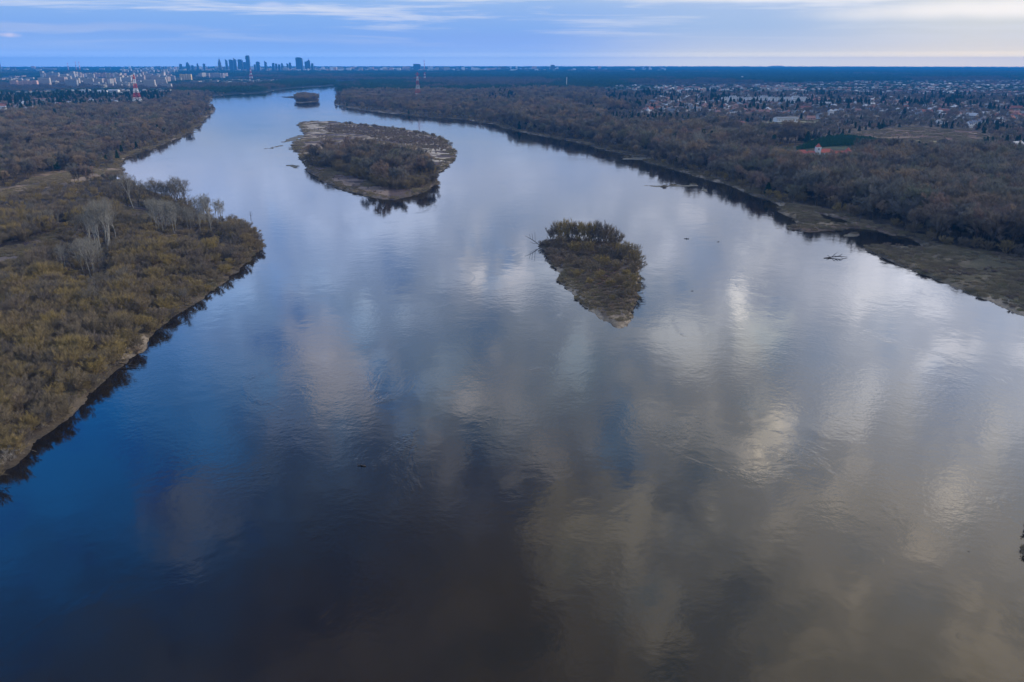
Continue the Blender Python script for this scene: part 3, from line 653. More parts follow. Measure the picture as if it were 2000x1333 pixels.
# poplar stands on the left point, base pixel and top row
def stand(n, box, tops, rz, zone):
    for _ in range(n):
        px = rg.uniform(box[0], box[1]); f = (px - box[0]) / (box[1] - box[0]); py = rg.uniform(box[2], box[3]) + (box[4] if len(box) > 4 else 0) * f
        p = ground(px, py); h = height_for(p, np.interp(f, *tops) + rg.uniform(-4, 10)) - 1
        put(p[0], p[1], 'pale_poplar', h / 18, 1, zone)
stand(42, (294, 352, 432, 462), ([0, .5, 1], [386, 392, 398]), 0, 'poplar point')
stand(24, (352, 440, 444, 462), ([0, .5, 1], [398, 410, 424]), 0, 'poplar point')
stand(14, (385, 440, 430, 450), ([0, .5, 1], [384, 380, 390]), 0, 'poplar shore')
stand(22, (158, 205, 486, 548), ([0, .5, 1], [468, 462, 470]), 0, 'poplar thicket')
stand(12, (172, 236, 456, 510), ([0, .5, 1], [412, 384, 404]), 0, 'poplar thicket')
stand(12, (108, 140, 500, 530), ([0, .5, 1], [482, 478, 486]), 0, 'poplar thicket')
stand(9, (84, 150, 438, 450), ([0, .5, 1], [414, 410, 418]), 0, 'poplar thicket')
stand(3, (1642, 1662, 338, 342), ([0, .5, 1], [298, 290, 300]), 0, 'poplar castle')
stand(7, (1672, 1745, 342, 356), ([0, .5, 1], [306, 302, 310]), 0, 'poplar right')
stand(9, (1350, 1380, 300, 318), ([0, .5, 1], [262, 258, 266]), 0, 'poplar right')
def big(px, py, top, kind, zone, H0, sz=1):
    p = ground(px, py); h = height_for(p, top) - 1; put(p[0], p[1], kind, h / H0, sz, zone)
big(262, 412, 334, 'pale_poplar', 'grove crown', 18); big(250, 408, 344, 'open_tree', 'grove', 17); big(272, 408, 350, 'open_tree', 'grove', 17); big(238, 400, 352, 'open_tree', 'grove', 17)
big(308, 398, 347, 'open_tree', 'grove', 17); big(322, 402, 356, 'open_tree', 'grove', 17); big(348, 402, 345, 'open_tree', 'grove', 17); big(336, 402, 358, 'open_tree', 'grove', 17); big(355, 406, 350, 'open_tree', 'grove', 17)
for (px, py, top) in [(300, 404, 352), (315, 400, 350), (329, 404, 354), (342, 405, 349), (362, 410, 362), (290, 402, 358), (228, 398, 356), (215, 396, 362), (192, 470, 398), (205, 480, 404), (178, 488, 418), (216, 470, 392), (168, 470, 420),
                      (150, 440, 404), (120, 436, 408), (96, 430, 404), (72, 424, 402), (140, 520, 474), (168, 545, 488), (196, 548, 486), (60, 470, 436), (220, 520, 470)]: big(px, py, top, 'open_tree', 'grove' if py < 412 else 'left', 17)
big(375, 424, 384, 'open_tree', 'grove', 17)
for (px, py, top) in [(505, 478, 456), (498, 470, 452), (488, 462, 448), (470, 458, 444), (455, 452, 436), (508, 488, 466)]: big(px, py, top, 'willow_shrub', 'left point', 8, 1)

# dry grass and reeds along every shore, on the spits, the islands and the open ground
GRASS = twigmat('dry_grass', [(.24, .19, .11), (.19, .155, .095), (.29, .24, .15), (.16, .13, .09), (.20, .18, .09)])
PROTO['grass_tuft'] = []
for sdv in (101, 102, 103):
    rg2 = np.random.default_rng(sdv); N = 420; a = rg2.uniform(0, 2 * math.pi, N); r_ = 1.5 * np.sqrt(rg2.random(N))
    P = np.stack([np.cos(a) * r_, np.sin(a) * r_, np.full(N, -.05)], 1); D = unit(np.stack([np.cos(a) * .35, np.sin(a) * .35, np.ones(N)], 1) + rg2.normal(0, .35, (N, 3)))
    V, F = slivers(P, D, rg2.uniform(.3, .95, N), rg2.uniform(.02, .045, N), rg2); PROTO['grass_tuft'].append((None, None, npmesh('grass_tuft', V, F, GRASS)))
tufts = []
for (r0_, r1_, sp, seed) in ((100, 420, 2.1, 201), (420, 1100, 3.6, 202), (1100, 1900, 6.5, 203)):
    X, Y, S_ = candidates(r0_, r1_, sp, seed); nz = fbm(X, Y, 18, 95); PYs = pix(X, Y)[1]; k = (S_ < 11 + nz * 8) & (nz > -.35) & ~(inpoly(X, Y, SMALL) & (((PYs > 612) & (nz < -.05)) | ((S_ < 4) & (PYs > 535))))
    for z in range(9): k |= pin(X, Y, ZONES[z][0]) & (nz > -.25)
    k |= (inpoly(X, Y, SMALL) & (PYs < 625 + nz * 40)) | (inpoly(X, Y, BIG) & (nz > .22))
    u = sample(GZ, X, Y)
    for x, y, z0, q, s_ in zip(X[k], Y[k], u[k], nz[k], S_[k]):
        if z0 > .25: tufts.append((x, y, z0, 'grass_tuft', int(rg.integers(3)), (.8 + q) * (1 if sp < 3 else 1.7 if sp < 5 else 3), .8 + q * .8 + (.5 if sp > 3 else 0), rg.uniform(0, 6.28)))

# ------------------------------------------------------------------ linking plants
KH = {'open_tree': 17, 'willow_shrub': 8, 'bare_tree': 17, 'pale_poplar': 18, 'low_scrub': 3, 'pine_tree': 16, 'young_pine': 6}
CATN = {'open_tree': 'tree', 'willow_shrub': 'shrub', 'bare_tree': 'tree', 'pale_poplar': 'tree', 'low_scrub': 'shrub', 'pine_tree': 'conifer', 'young_pine': 'conifer'}
ZTXT = {('open_tree', 'left'): 'airy grey brown tree rising above the left bank willows', ('open_tree', 'right'): 'airy grey brown tree showing its limbs in the right bank wood', ('willow_shrub', 'left'): 'olive brown leafless willow shrub in the dense thicket on the near left bank',
        ('willow_shrub', 'left edge'): 'leafless willow shrub at the water edge of the near left bank',
        ('willow_shrub', 'left point'): 'leafless willow shrub hanging over the water at the tip of the left point',
        ('willow_shrub', 'big island'): 'bushy leafless willow in the grove on the large river island',
        ('willow_shrub', 'small island'): 'olive leafless willow shrub on the small island nearest the camera',
        ('willow_shrub', 'right edge'): 'bushy leafless willow along the water line of the right bank',
        ('willow_shrub', 'far left edge'): 'bushy leafless willow along the far left shore beyond the sandy beach',
        ('willow_shrub', 'right'): 'low leafless bush in front of the white manor with red roofs',
        ('willow_shrub', 'right islet'): 'leafy green bush on the islet cut by the right edge of the picture',
        ('bare_tree', 'left'): 'leafless brown tree rising out of the willow thicket on the near left bank',
        ('bare_tree', 'right'): 'leafless brown tree in the floodplain wood on the right bank',
        ('bare_tree', 'far left'): 'leafless brown tree in the wood on the far left bank',
        ('bare_tree', 'big island'): 'taller leafless tree standing among willows of the large river island',
        ('bare_tree', 'far island'): 'leafless tree of the dense round grove on the farthest island',
        ('bare_tree', 'suburb'): 'leafless garden tree between suburban houses',
        ('open_tree', 'grove'): 'large spreading leafless tree of the grove at the back of the left point',
        ('pale_poplar', 'grove crown'): 'tallest broad pale crowned poplar at the back of the left point',
        ('pale_poplar', 'poplar point'): 'slim pale trunked poplar in the stand near the tip of the left point',
        ('pale_poplar', 'poplar shore'): 'pale poplar with open crown against the water behind the left point',
        ('pale_poplar', 'poplar thicket'): 'slim pale trunked poplar rising from the middle of the left thicket',
        ('pale_poplar', 'poplar castle'): 'tall pale branching poplar just right of the white manor',
        ('pale_poplar', 'right'): 'pale trunked poplar standing out of the brown right bank wood', ('pale_poplar', 'far left'): 'pale poplar in the far left wood', ('pale_poplar', 'poplar right'): 'pale trunked poplar standing out of the brown right bank wood',
        ('low_scrub', 'left'): 'low dark scrub in gaps of the left bank thicket',
        ('low_scrub', 'big island scrub'): 'low dark brown bush on the open part of the large river island',
        ('low_scrub', 'small island'): 'low brown bush on the bare front half of the small island',
        ('low_scrub', 'right spit'): 'low brown bush on the grassy right shore spit',
        ('pine_tree', 'right'): 'dark green conifer among leafless trees on the right bank',
        ('pine_tree', 'suburb'): 'dark green conifer between suburban houses',
        ('young_pine', 'right'): 'small green pine beside the white manor'}
KG = {'open_tree': 'airy grey trees', 'willow_shrub': 'willow shrubs', 'bare_tree': 'bare trees', 'pale_poplar': 'pale poplars', 'low_scrub': 'low bushes', 'pine_tree': 'conifers', 'young_pine': 'small pines'}
ZG = {'left': 'on the near left bank', 'left edge': 'along the near left waterline', 'left point': 'at the tip of the left point', 'big island': 'on the large island', 'big island scrub': 'on the large island', 'small island': 'on the small island',
      'right edge': 'along the right waterline', 'far left edge': 'along the far left shore', 'right islet': 'on the islet at the right edge', 'far left': 'on the far left bank', 'far island': 'on the farthest island', 'suburb': 'among suburban houses',
      'grove': 'at the back of the left point', 'grove crown': 'at the back of the left point', 'poplar point': 'in the stand near the left point', 'poplar shore': 'behind the left point', 'poplar thicket': 'in the left thicket', 'poplar castle': 'beside the manor', 'right spit': 'on the right shore spit'}
def vis(px, py): return -30 < px < 2030 and 100 < py < 1420
score = {}
for i, (x, y, k, s_, sz, z) in enumerate(plants):
    px, py = pix(x, y)
    if vis(px, py): score.setdefault(k, []).append((-(KH[k] * s_ * sz) / math.hypot(x, y), i))
chosen = set()
LIM = {'open_tree': 200, 'willow_shrub': 290, 'bare_tree': 290, 'pale_poplar': 300, 'low_scrub': 260, 'pine_tree': 240, 'young_pine': 60}
for k, L in score.items(): chosen |= {i for _, i in sorted(L)[:LIM[k]]}
# the trees people would point at are always their own objects
for i, p in enumerate(plants):
    if p[5] in ('grove', 'left point', 'right islet'): chosen.add(i)
rg = np.random.default_rng(5); stuffp = {}
for i, (x, y, k, s_, sz, z) in enumerate(plants):
    z0 = float(sample(GZ, np.array([x]), np.array([y]))[0]); v = int(rg.integers(len(PROTO[k]))); rz = float(rg.uniform(0, 2 * math.pi))
    if i in chosen:
        tr, cr, _ = PROTO[k][v]
        lab = ZTXT.get((k, z)) or ZTXT[(k, 'right')]
        th = thing(k, lab, CATN[k], (x, y, z0 - .1), rz, KG[k] + ' ' + ZG.get(z, 'of the right bank wood'))
        th.scale = (s_, s_, s_ * sz)
        o1 = obj('trunk' if k not in ('willow_shrub', 'low_scrub') else 'stems', tr, th); o2 = obj('crown', cr, th)
    else:
        stuffp.setdefault('scrub' if k in ('low_scrub', 'willow_shrub') else 'wood', []).append((x, y, z0 - .1, k, v, s_, s_ * sz, rz))
# distant woods
far_pts = []
for (r0_, r1_, sp, seed, s0) in ((3200, 6500, 42, 71, 1.0), (6500, 12000, 95, 72, 1.9), (12000, 22000, 210, 73, 3.6)):
    X, Y, S_ = candidates(r0_, r1_, sp, seed); PXc, PYc = pix(X, Y); con = fbm(X, Y, 600, 81); den = fbm(X, Y, 300, 84)
    sub = pin(X, Y, SUB_R) | pin(X, Y, EST_L) | pin(X, Y, SUB_L)
    fld = fbm(X / 4, Y, 900, 88)
    for i in range(len(X)):
        if S_[i] < 12 or (sub[i] and rg.random() < .55) or (den[i] < -.5) or fld[i] > .5: continue
        kk = 'pine_clump' if con[i] > (-.35 if PYc[i] < 152 else -.12 if PXc[i] > 700 else .05) else 'wood_clump'
        s_ = s0 * rg.uniform(.8, 1.2)
        far_pts.append((X[i], Y[i], 1.0, kk, int(rg.integers(len(PROTO[kk]))), s_, min(s_, 1.15 + .1 * s_) * (.5 if sub[i] else 1), rg.uniform(0, 6.28)))
stuffp['far'] = far_pts
# young pine plantation behind the manor
X, Y, S_ = candidates(850, 1500, 3.4, 77); pp = pin(X, Y, [(1552, 297), (1600, 276), (1640, 269), (1700, 275), (1745, 285), (1757, 299), (1700, 292), (1650, 287), (1600, 291)])
stuffp['pines'] = [(x, y, 1.1, 'young_pine', int(rg.integers(2)), s_, s_, rg.uniform(0, 6.28)) for x, y in zip(X[pp], Y[pp]) for s_ in [rg.uniform(.7, 1.05)]]

def scatter(name, pts, label, cat):
    kinds = sorted({(p[3], p[4]) for p in pts}); ci = {k: i for i, k in enumerate(kinds)}
    me = bpy.data.meshes.new(name); me.vertices.add(len(pts))
    me.vertices.foreach_set('co', np.array([p[:3] for p in pts], np.float32).ravel())
    for nm, ty, vals in (('variant', 'INT', [ci[(p[3], p[4])] for p in pts]), ('turn', 'FLOAT', [p[7] for p in pts]), ('wide', 'FLOAT', [p[5] for p in pts]), ('tall', 'FLOAT', [p[6] for p in pts])):
        a = me.attributes.new(nm, ty, 'POINT'); a.data.foreach_set('value', np.array(vals, np.int32 if ty == 'INT' else np.float32))
    colx = bpy.data.collections.new(name + '_sources')
    for i, (k, v) in enumerate(kinds):
        colx.objects.link(bpy.data.objects.new('%03d_%s' % (i, k), PROTO[k][v][2]))
    ng = bpy.data.node_groups.new(name, 'GeometryNodeTree'); t = NT(ng)
    ng.interface.new_socket('Geometry', in_out='INPUT', socket_type='NodeSocketGeometry'); ng.interface.new_socket('Geometry', in_out='OUTPUT', socket_type='NodeSocketGeometry')
    gi = t.n('NodeGroupInput'); go = t.n('NodeGroupOutput')
    cinf = t.n('GeometryNodeCollectionInfo', {}); cinf.inputs['Collection'].default_value = colx
    cinf.inputs['Separate Children'].default_value = True; cinf.inputs['Reset Children'].default_value = True
    def attr(nm, ty): return t.n('GeometryNodeInputNamedAttribute', {'Name': nm}, data_type=ty).outputs[0]
    rot = t.n('ShaderNodeCombineXYZ', {2: attr('turn', 'FLOAT')}).outputs[0]
    wd = attr('wide', 'FLOAT'); sc_ = t.n('ShaderNodeCombineXYZ', {0: wd, 1: wd, 2: attr('tall', 'FLOAT')}).outputs[0]
    ip = t.n('GeometryNodeInstanceOnPoints', {'Points': gi.outputs[0], 'Instance': cinf.outputs[0], 'Pick Instance': True, 'Instance Index': attr('variant', 'INT'), 'Rotation': rot, 'Scale': sc_})
    t.L.new(ip.outputs[0], go.inputs[0])
    o = obj(name, me); md = o.modifiers.new('scatter', 'NODES'); md.node_group = ng
    return tag(o, label, cat, kind='stuff')
scatter('willow_thicket', stuffp['scrub'], 'dense leafless willow and scrub thicket covering the river banks', 'thicket')
scatter('floodplain_wood', stuffp['wood'], 'brown leafless wood with conifers stretching back from both banks', 'wood')
scatter('distant_wood', stuffp['far'], 'far-off blue woods reaching to the horizon', 'wood')
scatter('pine_plantation', stuffp['pines'], 'young dark green pine plantation behind the white manor', 'plantation')
scatter('riverbank_grass', tufts, 'dry brown grass and reeds along the shores and on open ground', 'grass')
print('tufts', len(tufts), 'plants', len(plants), {k: len(v) for k, v in stuffp.items()}, len(chosen))

# ------------------------------------------------------------------ buildings
WALLS = mat('house_walls', vary=[(.40, .41, .41), (.32, .32, .30), (.50, .51, .52), (.26, .25, .23), (.36, .35, .31)], rough=.9)
WHITE = mat('white_render', (.78, .78, .76), .85, noise=(.3, (.66, .65, .62)))
GLASSW = mat('window_openings', (.05, .06, .075), .25, spec=.6)
RRED = mat('red_roof_tiles', (.23, .085, .06), .9, noise=(.6, (.17, .065, .05)))
RROSE = mat('faded_red_roof_tiles', (.25, .13, .10), .9, noise=(.5, (.19, .10, .08)))
RGREY = mat('grey_roof', (.11, .12, .13), .8, noise=(.5, (.16, .165, .17)))
RBROWN = mat('brown_roof', (.16, .10, .075), .9, noise=(.5, (.11, .075, .06)))
RBLUE = mat('blue_grey_roof', (.045, .07, .12), .6, noise=(.5, (.06, .085, .14)))
RPALE = mat('pale_metal_roof', (.36, .37, .38), .6, noise=(.3, (.27, .28, .29)))
CONC = mat('panel_walls', vary=[(.40, .40, .39), (.46, .40, .34), (.50, .49, .47), (.46, .33, .27), (.33, .35, .37), (.52, .45, .31)], rough=.9)
YELL = mat('yellow_panel_walls', (.68, .52, .27), .9)
PINKW = mat('pink_panel_walls', (.62, .40, .32), .9)
STEEL = mat('tower_glass', (.03, .07, .12), .35, noise=(.05, (.05, .10, .16)), spec=.6)
STEEL2 = mat('tower_stone', (.16, .15, .14), .8, noise=(.05, (.11, .11, .11)))
PRED = mat('red_paint', (.55, .05, .04), .6); PWHITE = mat('white_paint', (.80, .80, .80), .6)
ROOFS = {'red': RRED, 'rose': RROSE, 'grey': RGREY, 'brown': RBROWN, 'blue': RBLUE, 'pale': RPALE}

def wall_mesh(wd, dp, h, gab, storeys, wallm):
    m_ = MB(); x, y = wd / 2, dp / 2
    m_.box(-x, x, -y, y, -1, h)
    if gab: m_.add([(-x, -y, h), (-x, y, h), (-x, 0, h + gab), (x, -y, h), (x, y, h), (x, 0, h + gab)], [(0, 2, 1), (3, 4, 5)])
    m_.k = 1; nx = max(2, int(wd / 3)); sh = h / storeys
    for s_ in range(storeys):
        z = s_ * sh + sh * .38
        for i in range(nx):
            cx = -x + (i + .5) * wd / nx
            for sy in (-1, 1): m_.box(cx - .62, cx + .62, *sorted((sy * y, sy * (y + .04))), z, z + sh * .42)
        for sx in (-1, 1):
            for cy in (-y * .45, y * .45): m_.box(*sorted((sx * x, sx * (x + .04))), cy - .6, cy + .6, z, z + sh * .42)
    return m_.mesh('wall', [wallm, GLASSW])
HOUSEM = {}
def house_meshes(kind, roof, wallm=WALLS):
    """kind -> (wall mesh, roof mesh, chimney mesh)"""
    key = (kind, roof, wallm.name)
    if key in HOUSEM: return HOUSEM[key]
    wd, dp, h, g, st = {'cottage': (11, 9, 4.2, 4.0, 1), 'villa': (12, 11, 6, 3.6, 2), 'long': (18, 10, 5.6, 3.6, 2), 'terrace': (8, 11, 6.2, 3.2, 2), 'cube': (12, 10, 6.2, 0, 2),
                         'hall': (42, 18, 6, 1.6, 1), 'block': (46, 13, 13, 0, 4), 'manor_row': (26, 10, 6.5, 3.2, 2)}[kind]
    wm_ = wall_mesh(wd, dp, h, g if kind in ('cottage', 'long', 'terrace', 'hall') else 0, st, wallm)
    r_ = MB(); e = .6
    if g == 0:
        r_.box(-wd / 2 - .2, wd / 2 + .2, -dp / 2 - .2, dp / 2 + .2, h + .003, h + .45)
        if kind == 'block':
            for cx in (-14, 1, 15): r_.box(cx - 2.2, cx + 2.2, -2, 2, h + .45, h + 2.4)
    elif kind == 'villa': r_.gable(-wd / 2 - e, wd / 2 + e, -dp / 2 - e, dp / 2 + e, h + .003, h + g, hip=wd * .38)
    else:
        for sy in (-1, 1):                       # two thick pitched slabs meeting at the ridge
            y0 = sy * (dp / 2 + e); z0 = h - e * g / (dp / 2)
            a = [(-wd / 2 - e, y0, z0 + .08), (wd / 2 + e, y0, z0 + .08), (wd / 2 + e, 0, h + g + .08), (-wd / 2 - e, 0, h + g + .08)]
            b_ = [(x_, y_, z_ + .25) for x_, y_, z_ in a]
            F = [(0, 1, 2, 3), (4, 7, 6, 5), (0, 4, 5, 1), (0, 3, 7, 4), (1, 5, 6, 2)]
            r_.add(a + b_, F)
    c = None
    if kind in ('cottage', 'villa', 'long', 'terrace'):
        c_ = MB(); c_.box(wd * .18, wd * .18 + .9, -1.4, -.6, h + g * .3, h + g + .9); c = c_.mesh('chimney', mat('chimney_brick', (.30, .17, .12)))
    HOUSEM[key] = (wm_, r_.mesh('roof', ROOFS[roof]), c); return HOUSEM[key]
BUILT = []
def house(kind, roof, loc, rz, label, cat='house', group=None, sc=(1, 1, 1), wallm=WALLS, name=None):
    wm_, rf, ch = house_meshes(kind, roof, wallm)
    th = thing(name or {'cottage': 'cottage', 'villa': 'villa', 'long': 'suburban_house', 'terrace': 'terraced_house', 'cube': 'flat_roofed_house', 'hall': 'warehouse', 'block': 'apartment_building', 'manor_row': 'large_house'}[kind],
               label, cat, (loc[0], loc[1], 1.2), rz, group)
    th.scale = sc; obj('wall', wm_, th); r_ = obj('roof', rf, th)
    if ch: obj('chimney', ch, r_)
    BUILT.append((loc[0], loc[1])); return th
def psz(px0, px1, base):                        # world point and width of a span of photo pixels
    a = ground(px0, base); b = ground(px1, base); return ((a[0] + b[0]) / 2, (a[1] + b[1]) / 2), math.dist(a, b)
def spec(kind, roof, px0, px1, base, label, rz=0.0, cat='house', wallm=WHITE, hs=1.0, group=None):
    loc, wd = psz(px0, px1, base); w0 = {'cottage': 11, 'villa': 12, 'long': 18, 'terrace': 8, 'cube': 12, 'hall': 42, 'block': 46, 'manor_row': 26}[kind]
    k = wd / w0; return house(kind, roof, loc, rz, label, cat, group, (k, min(k, 1.4) if kind not in ('hall',) else 1, hs), wallm)

spec('villa', 'red', 1423, 1453, 250, 'white villa with red hipped roof and garage below the pine group', .15, hs=1.3)
spec('cottage', 'red', 1415, 1424, 249, 'small white annex with red roof left of the red roofed villa', .1)
spec('long', 'blue', 1314, 1338, 245, 'orange brick house with a broad dark blue roof among bare trees', .1, wallm=PINKW)
for i, (a, b_) in enumerate([(1319, 1326), (1328, 1334), (1337, 1344), (1347, 1351), (1353, 1367)]):
    spec('terrace', 'grey', a, b_, 220, ['white gabled house at the left end of the row of five', 'white gabled house second from left in the row of five', 'white gabled house in the middle of the row of five',
        'narrowest white house in the row of five', 'widest white gabled house closing the row of five'][i], math.pi / 2 * 0 + .05, hs=1.25, group='white gabled houses in a row')
spec('terrace', 'red', 1265, 1274, 222, 'white house with steep red roof, left of two', .3, hs=1.4); spec('terrace', 'red', 1276, 1288, 219, 'white house with steep red roof, right of two', -.2, hs=1.3)
spec('hall', 'pale', 1113, 1125, 210, 'small bright white hall beside the track in the riverside wood', .0, 'hall')
spec('hall', 'pale', 1103, 1113, 206, 'grey open shed roof beside the bright white hall', .0, 'shed')
spec('hall', 'pale', 1082, 1093, 174, 'low white hall left of the tall white mast', 0, 'hall'); spec('hall', 'rose', 1135, 1152, 174, 'long pinkish hall right of the tall white mast', 0, 'hall', hs=1.4)
spec('hall', 'rose', 1318, 1351, 162, 'very long low building with a faded red roof at the wood edge', 0, 'hall', hs=1.3)
spec('hall', 'pale', 1378, 1416, 158.5, 'long cream warehouse at the far wood edge', 0, 'warehouse', hs=1.3); spec('hall', 'pale', 1419, 1442, 158, 'second cream warehouse right of the longer one', 0, 'warehouse', hs=1.2)
for i in range(7):
    x0 = 1486 + i * 11; spec('block', 'pale' if i % 2 else 'rose', x0, x0 + 9, 177.5 - .3 * (i % 3), 'cream apartment block %s the row behind the large white estate' % ['at the left end of', 'second in', 'third in', 'in the middle of', 'fifth in', 'sixth in', 'at the right end of'][i], .0, 'apartment block', wallm=CONC, hs=1.0, group='cream blocks behind the white estate')
nth = ['first', 'second', 'third', 'fourth', 'fifth', 'sixth', 'seventh', 'eighth', 'ninth', 'tenth', 'eleventh', 'twelfth', 'thirteenth', 'fourteenth']
for i in range(11):
    x0 = 1409 + i * 15.2; loc, wd = psz(x0, x0 + 12.5, 205 - (i % 3) * 1.2)
    h = height_for(loc, 191 - (i % 4 == 1) * 2.5); house('block', 'pale', loc, .05 * (i % 3), 'white four storey apartment block, %s from left in the large riverside estate' % nth[i], 'apartment block', 'white apartment estate', (wd / 46, 1.2, h / 14), WHITE)
spec('hall', 'red', 1581, 1605, 203, 'cream school like building with a long red roof right of the white estate', 0, 'building', hs=1.5)
for i in range(8): spec('terrace', 'pale', 1410 + i * 4.6, 1414 + i * 4.6, 232.5 - i * .9, 'white terraced house with mono roof, %s in the slanting row left of the conifers' % nth[i], .3, hs=1.0, group='small slanting terrace')
spec('hall', 'grey', 1512, 1556, 240, 'wide dark roofed building with white gables at the edge of the green field', .15, 'building', hs=1.25)
spec('cottage', 'rose', 1575, 1590, 236, 'brick coloured cottage right of the dark roofed building', 0, wallm=PINKW); spec('villa', 'grey', 1596, 1612, 234, 'white villa with grey roof right of the brick coloured cottage', .2, hs=1.3)
spec('villa', 'pale', 1617, 1626, 226, 'white gabled villa standing on its own above the bare wood', .2, hs=1.3); spec('long', 'rose', 1668, 1680, 222, 'orange roofed house left of the tall conifers', 0)
def line(n, a, b_, kind, roof, lab, rz, hs=1.0, grp=None, gap=.9):
    for i in range(n):
        t_ = (i + .5) / n; px = a[0] + (b_[0] - a[0]) * t_; py = a[1] + (b_[1] - a[1]) * t_; half = abs(b_[0] - a[0]) / n * gap / 2
        spec(kind, roof, px - half, px + half, py, lab % nth[i], rz, hs=hs, group=grp)
line(12, (1828, 247), (1914, 224), 'terrace', 'grey', 'white terraced house with dark roof, %s from the near end of the longest terrace', .5, 1.1, 'longest white terrace')
line(4, (1888, 252), (1920, 243), 'terrace', 'blue', 'white terraced house with dark blue roof, %s unit of the nearest terrace', .2, 1.2, 'nearest white terrace', 1.0)
line(7, (1917, 240), (1955, 226), 'terrace', 'grey', 'white terraced house, %s from the near end of the terrace behind the nearest one', .5, 1.0, 'second white terrace')
line(4, (1944, 242), (1970, 238), 'terrace', 'pale', 'pale terraced house, %s in the short row at the right edge of the suburb', .2, 1.0, 'short right terrace')
line(6, (1928, 207), (1964, 201), 'terrace', 'pale', 'pale roofed terraced house, %s in the row below the red roofed terrace', .35, 1.0, 'pale roofed terrace', 1.0)
line(7, (1952, 210), (1994, 199), 'terrace', 'rose', 'red roofed terraced house, %s in the slanting red terrace at the right edge', .4, 1.1, 'red roofed terrace', 1.05)
spec('cottage', 'pale', 1971, 1997, 293, 'white gabled house with pale roof at the right edge of the meadow', .5, hs=1.2); spec('cube', 'pale', 1941, 1946, 292, 'tiny white cube shaped hut on the meadow', 0, cat='hut')
spec('long', 'blue', 1874, 1902, 307, 'dark blue roofed house half hidden by bare trees below the meadow', .1); spec('cottage', 'rose', 1893, 1906, 301, 'pink roofed annex behind the dark blue roofed house', .3)
spec('cottage', 'red', 1976, 1986, 328, 'small red roofed cottage deep in the right bank wood', .3); spec('villa', 'blue', 1990, 2012, 388, 'blue roofed house at the right picture edge behind bare trees', .2, hs=1.1)
# left suburb
for a in [('hall', 'rose', 65, 92, 201, 'long pink roofed building, left half of the pair in the left suburb', 'building'), ('hall', 'rose', 93, 119, 200, 'long pink roofed building, right half of the pair in the left suburb', 'building'),
          ('long', 'red', 9, 22, 199, 'red roofed house above the left edge houses', 'house'), ('long', 'red', 0, 15, 211, 'red roofed white house at the left picture edge', 'house'),
          ('villa', 'pale', 131, 142, 207, 'bright white house left of two peaked white houses', 'house'), ('long', 'pale', 144, 155, 206, 'bright white house with peaked pale roof in the middle of three', 'house'),
          ('long', 'pale', 157, 167, 206, 'bright white house right of two peaked white houses', 'house'), ('villa', 'grey', 77, 97, 216, 'white house with dark hipped roof in front of the left suburb', 'house'),
          ('terrace', 'pale', 70, 76, 214, 'narrow white house beside the dark hipped roof', 'house'), ('cottage', 'pale', 57, 65, 228, 'white cottage at the edge of the left floodplain wood', 'cottage'),
          ('cottage', 'rose', 31, 43, 230, 'pink roofed cottage left of the white cottage at the wood edge', 'cottage'), ('hall', 'red', 248, 276, 210, 'wide orange roofed building at the foot of the left red and white pylon', 'building'),
          ('cottage', 'pale', 290, 297, 192, 'small white house right of the left pylon', 'house'), ('long', 'pale', 298, 307, 189, 'grey white house right of the left pylon, set back', 'house'),
          ('hall', 'pale', 193, 210, 184, 'white low building, left half of the pair below the estate', 'building'), ('hall', 'pale', 213, 233, 182, 'white low building, right half of the pair below the estate', 'building'),
          ('block', 'pale', 158, 177, 184, 'white low block above the three bright white houses', 'apartment block'), ('hall', 'grey', 184, 215, 169, 'long grey warehouse in front of the left housing estate', 'warehouse'),
          ('cottage', 'pale', 1099, 1103, 172, 'small white building at the foot of the tall white mast', 'building')]:
    spec(a[0], a[1], a[2], a[3], a[4], a[5], random.uniform(-.1, .1), a[6], hs=1.5 if a[0] == 'hall' else 1.1)

# rows of suburban houses: the largest in the picture are things, the rest one mass
rg = np.random.default_rng(17); cand = []
def free(x, y, d=13):
    return all((x - a) ** 2 + (y - b_) ** 2 > d * d for a, b_ in BUILT)
for (P, lo, hi, dens, tag_) in (([(1250, 225), (1300, 170), (1480, 166), (1620, 163), (1700, 160), (2010, 158), (2080, 160), (2080, 262), (1985, 238), (1830, 234), (1750, 226), (1640, 226), (1560, 228), (1400, 240), (1370, 222)], 1600, 6500, .76, 'right'),
                                ([(-60, 212), (0, 176), (150, 176), (340, 178), (330, 192), (240, 208), (130, 214), (0, 226)], 1600, 3800, .5, 'left'),
                                ([(950, 170), (1200, 168), (1360, 170), (1330, 178), (1180, 181), (960, 178)], 2500, 6000, .35, 'middle'), ([(440, 160), (560, 161), (560, 166), (440, 167)], 3000, 6000, .9, 'estate')):
    P_ = G(P); xs = [p[0] for p in P_]; ys = [p[1] for p in P_]
    for bx in np.arange(min(xs), max(xs), 27):
        for by in np.arange(min(ys), max(ys), 42):
            x = bx + rg.uniform(-6, 6); y = by + rg.uniform(-10, 10)
            if not (lo < math.hypot(x, y) < hi): continue
            if not inpoly(np.array([x]), np.array([y]), P_)[0]: continue
            nz = float(fbm(np.array([x]), np.array([y]), 260, 91)[0])
            if rg.random() > dens * (1 + 1.3 * nz) * min(1, (2900 / math.hypot(x, y)) ** 2.0) or nz < -.4: continue
            px, py = pix(x, y)
            if not -15 < px < 2015: continue
            if not free(x, y): continue
            cand.append((math.hypot(x, y), x, y, tag_, nz))
cand.sort()
RN = ['red', 'rose', 'grey', 'brown', 'pale']; RT = {'red': 'red tiled', 'rose': 'faded orange', 'grey': 'dark grey', 'brown': 'brown', 'pale': 'pale metal'}
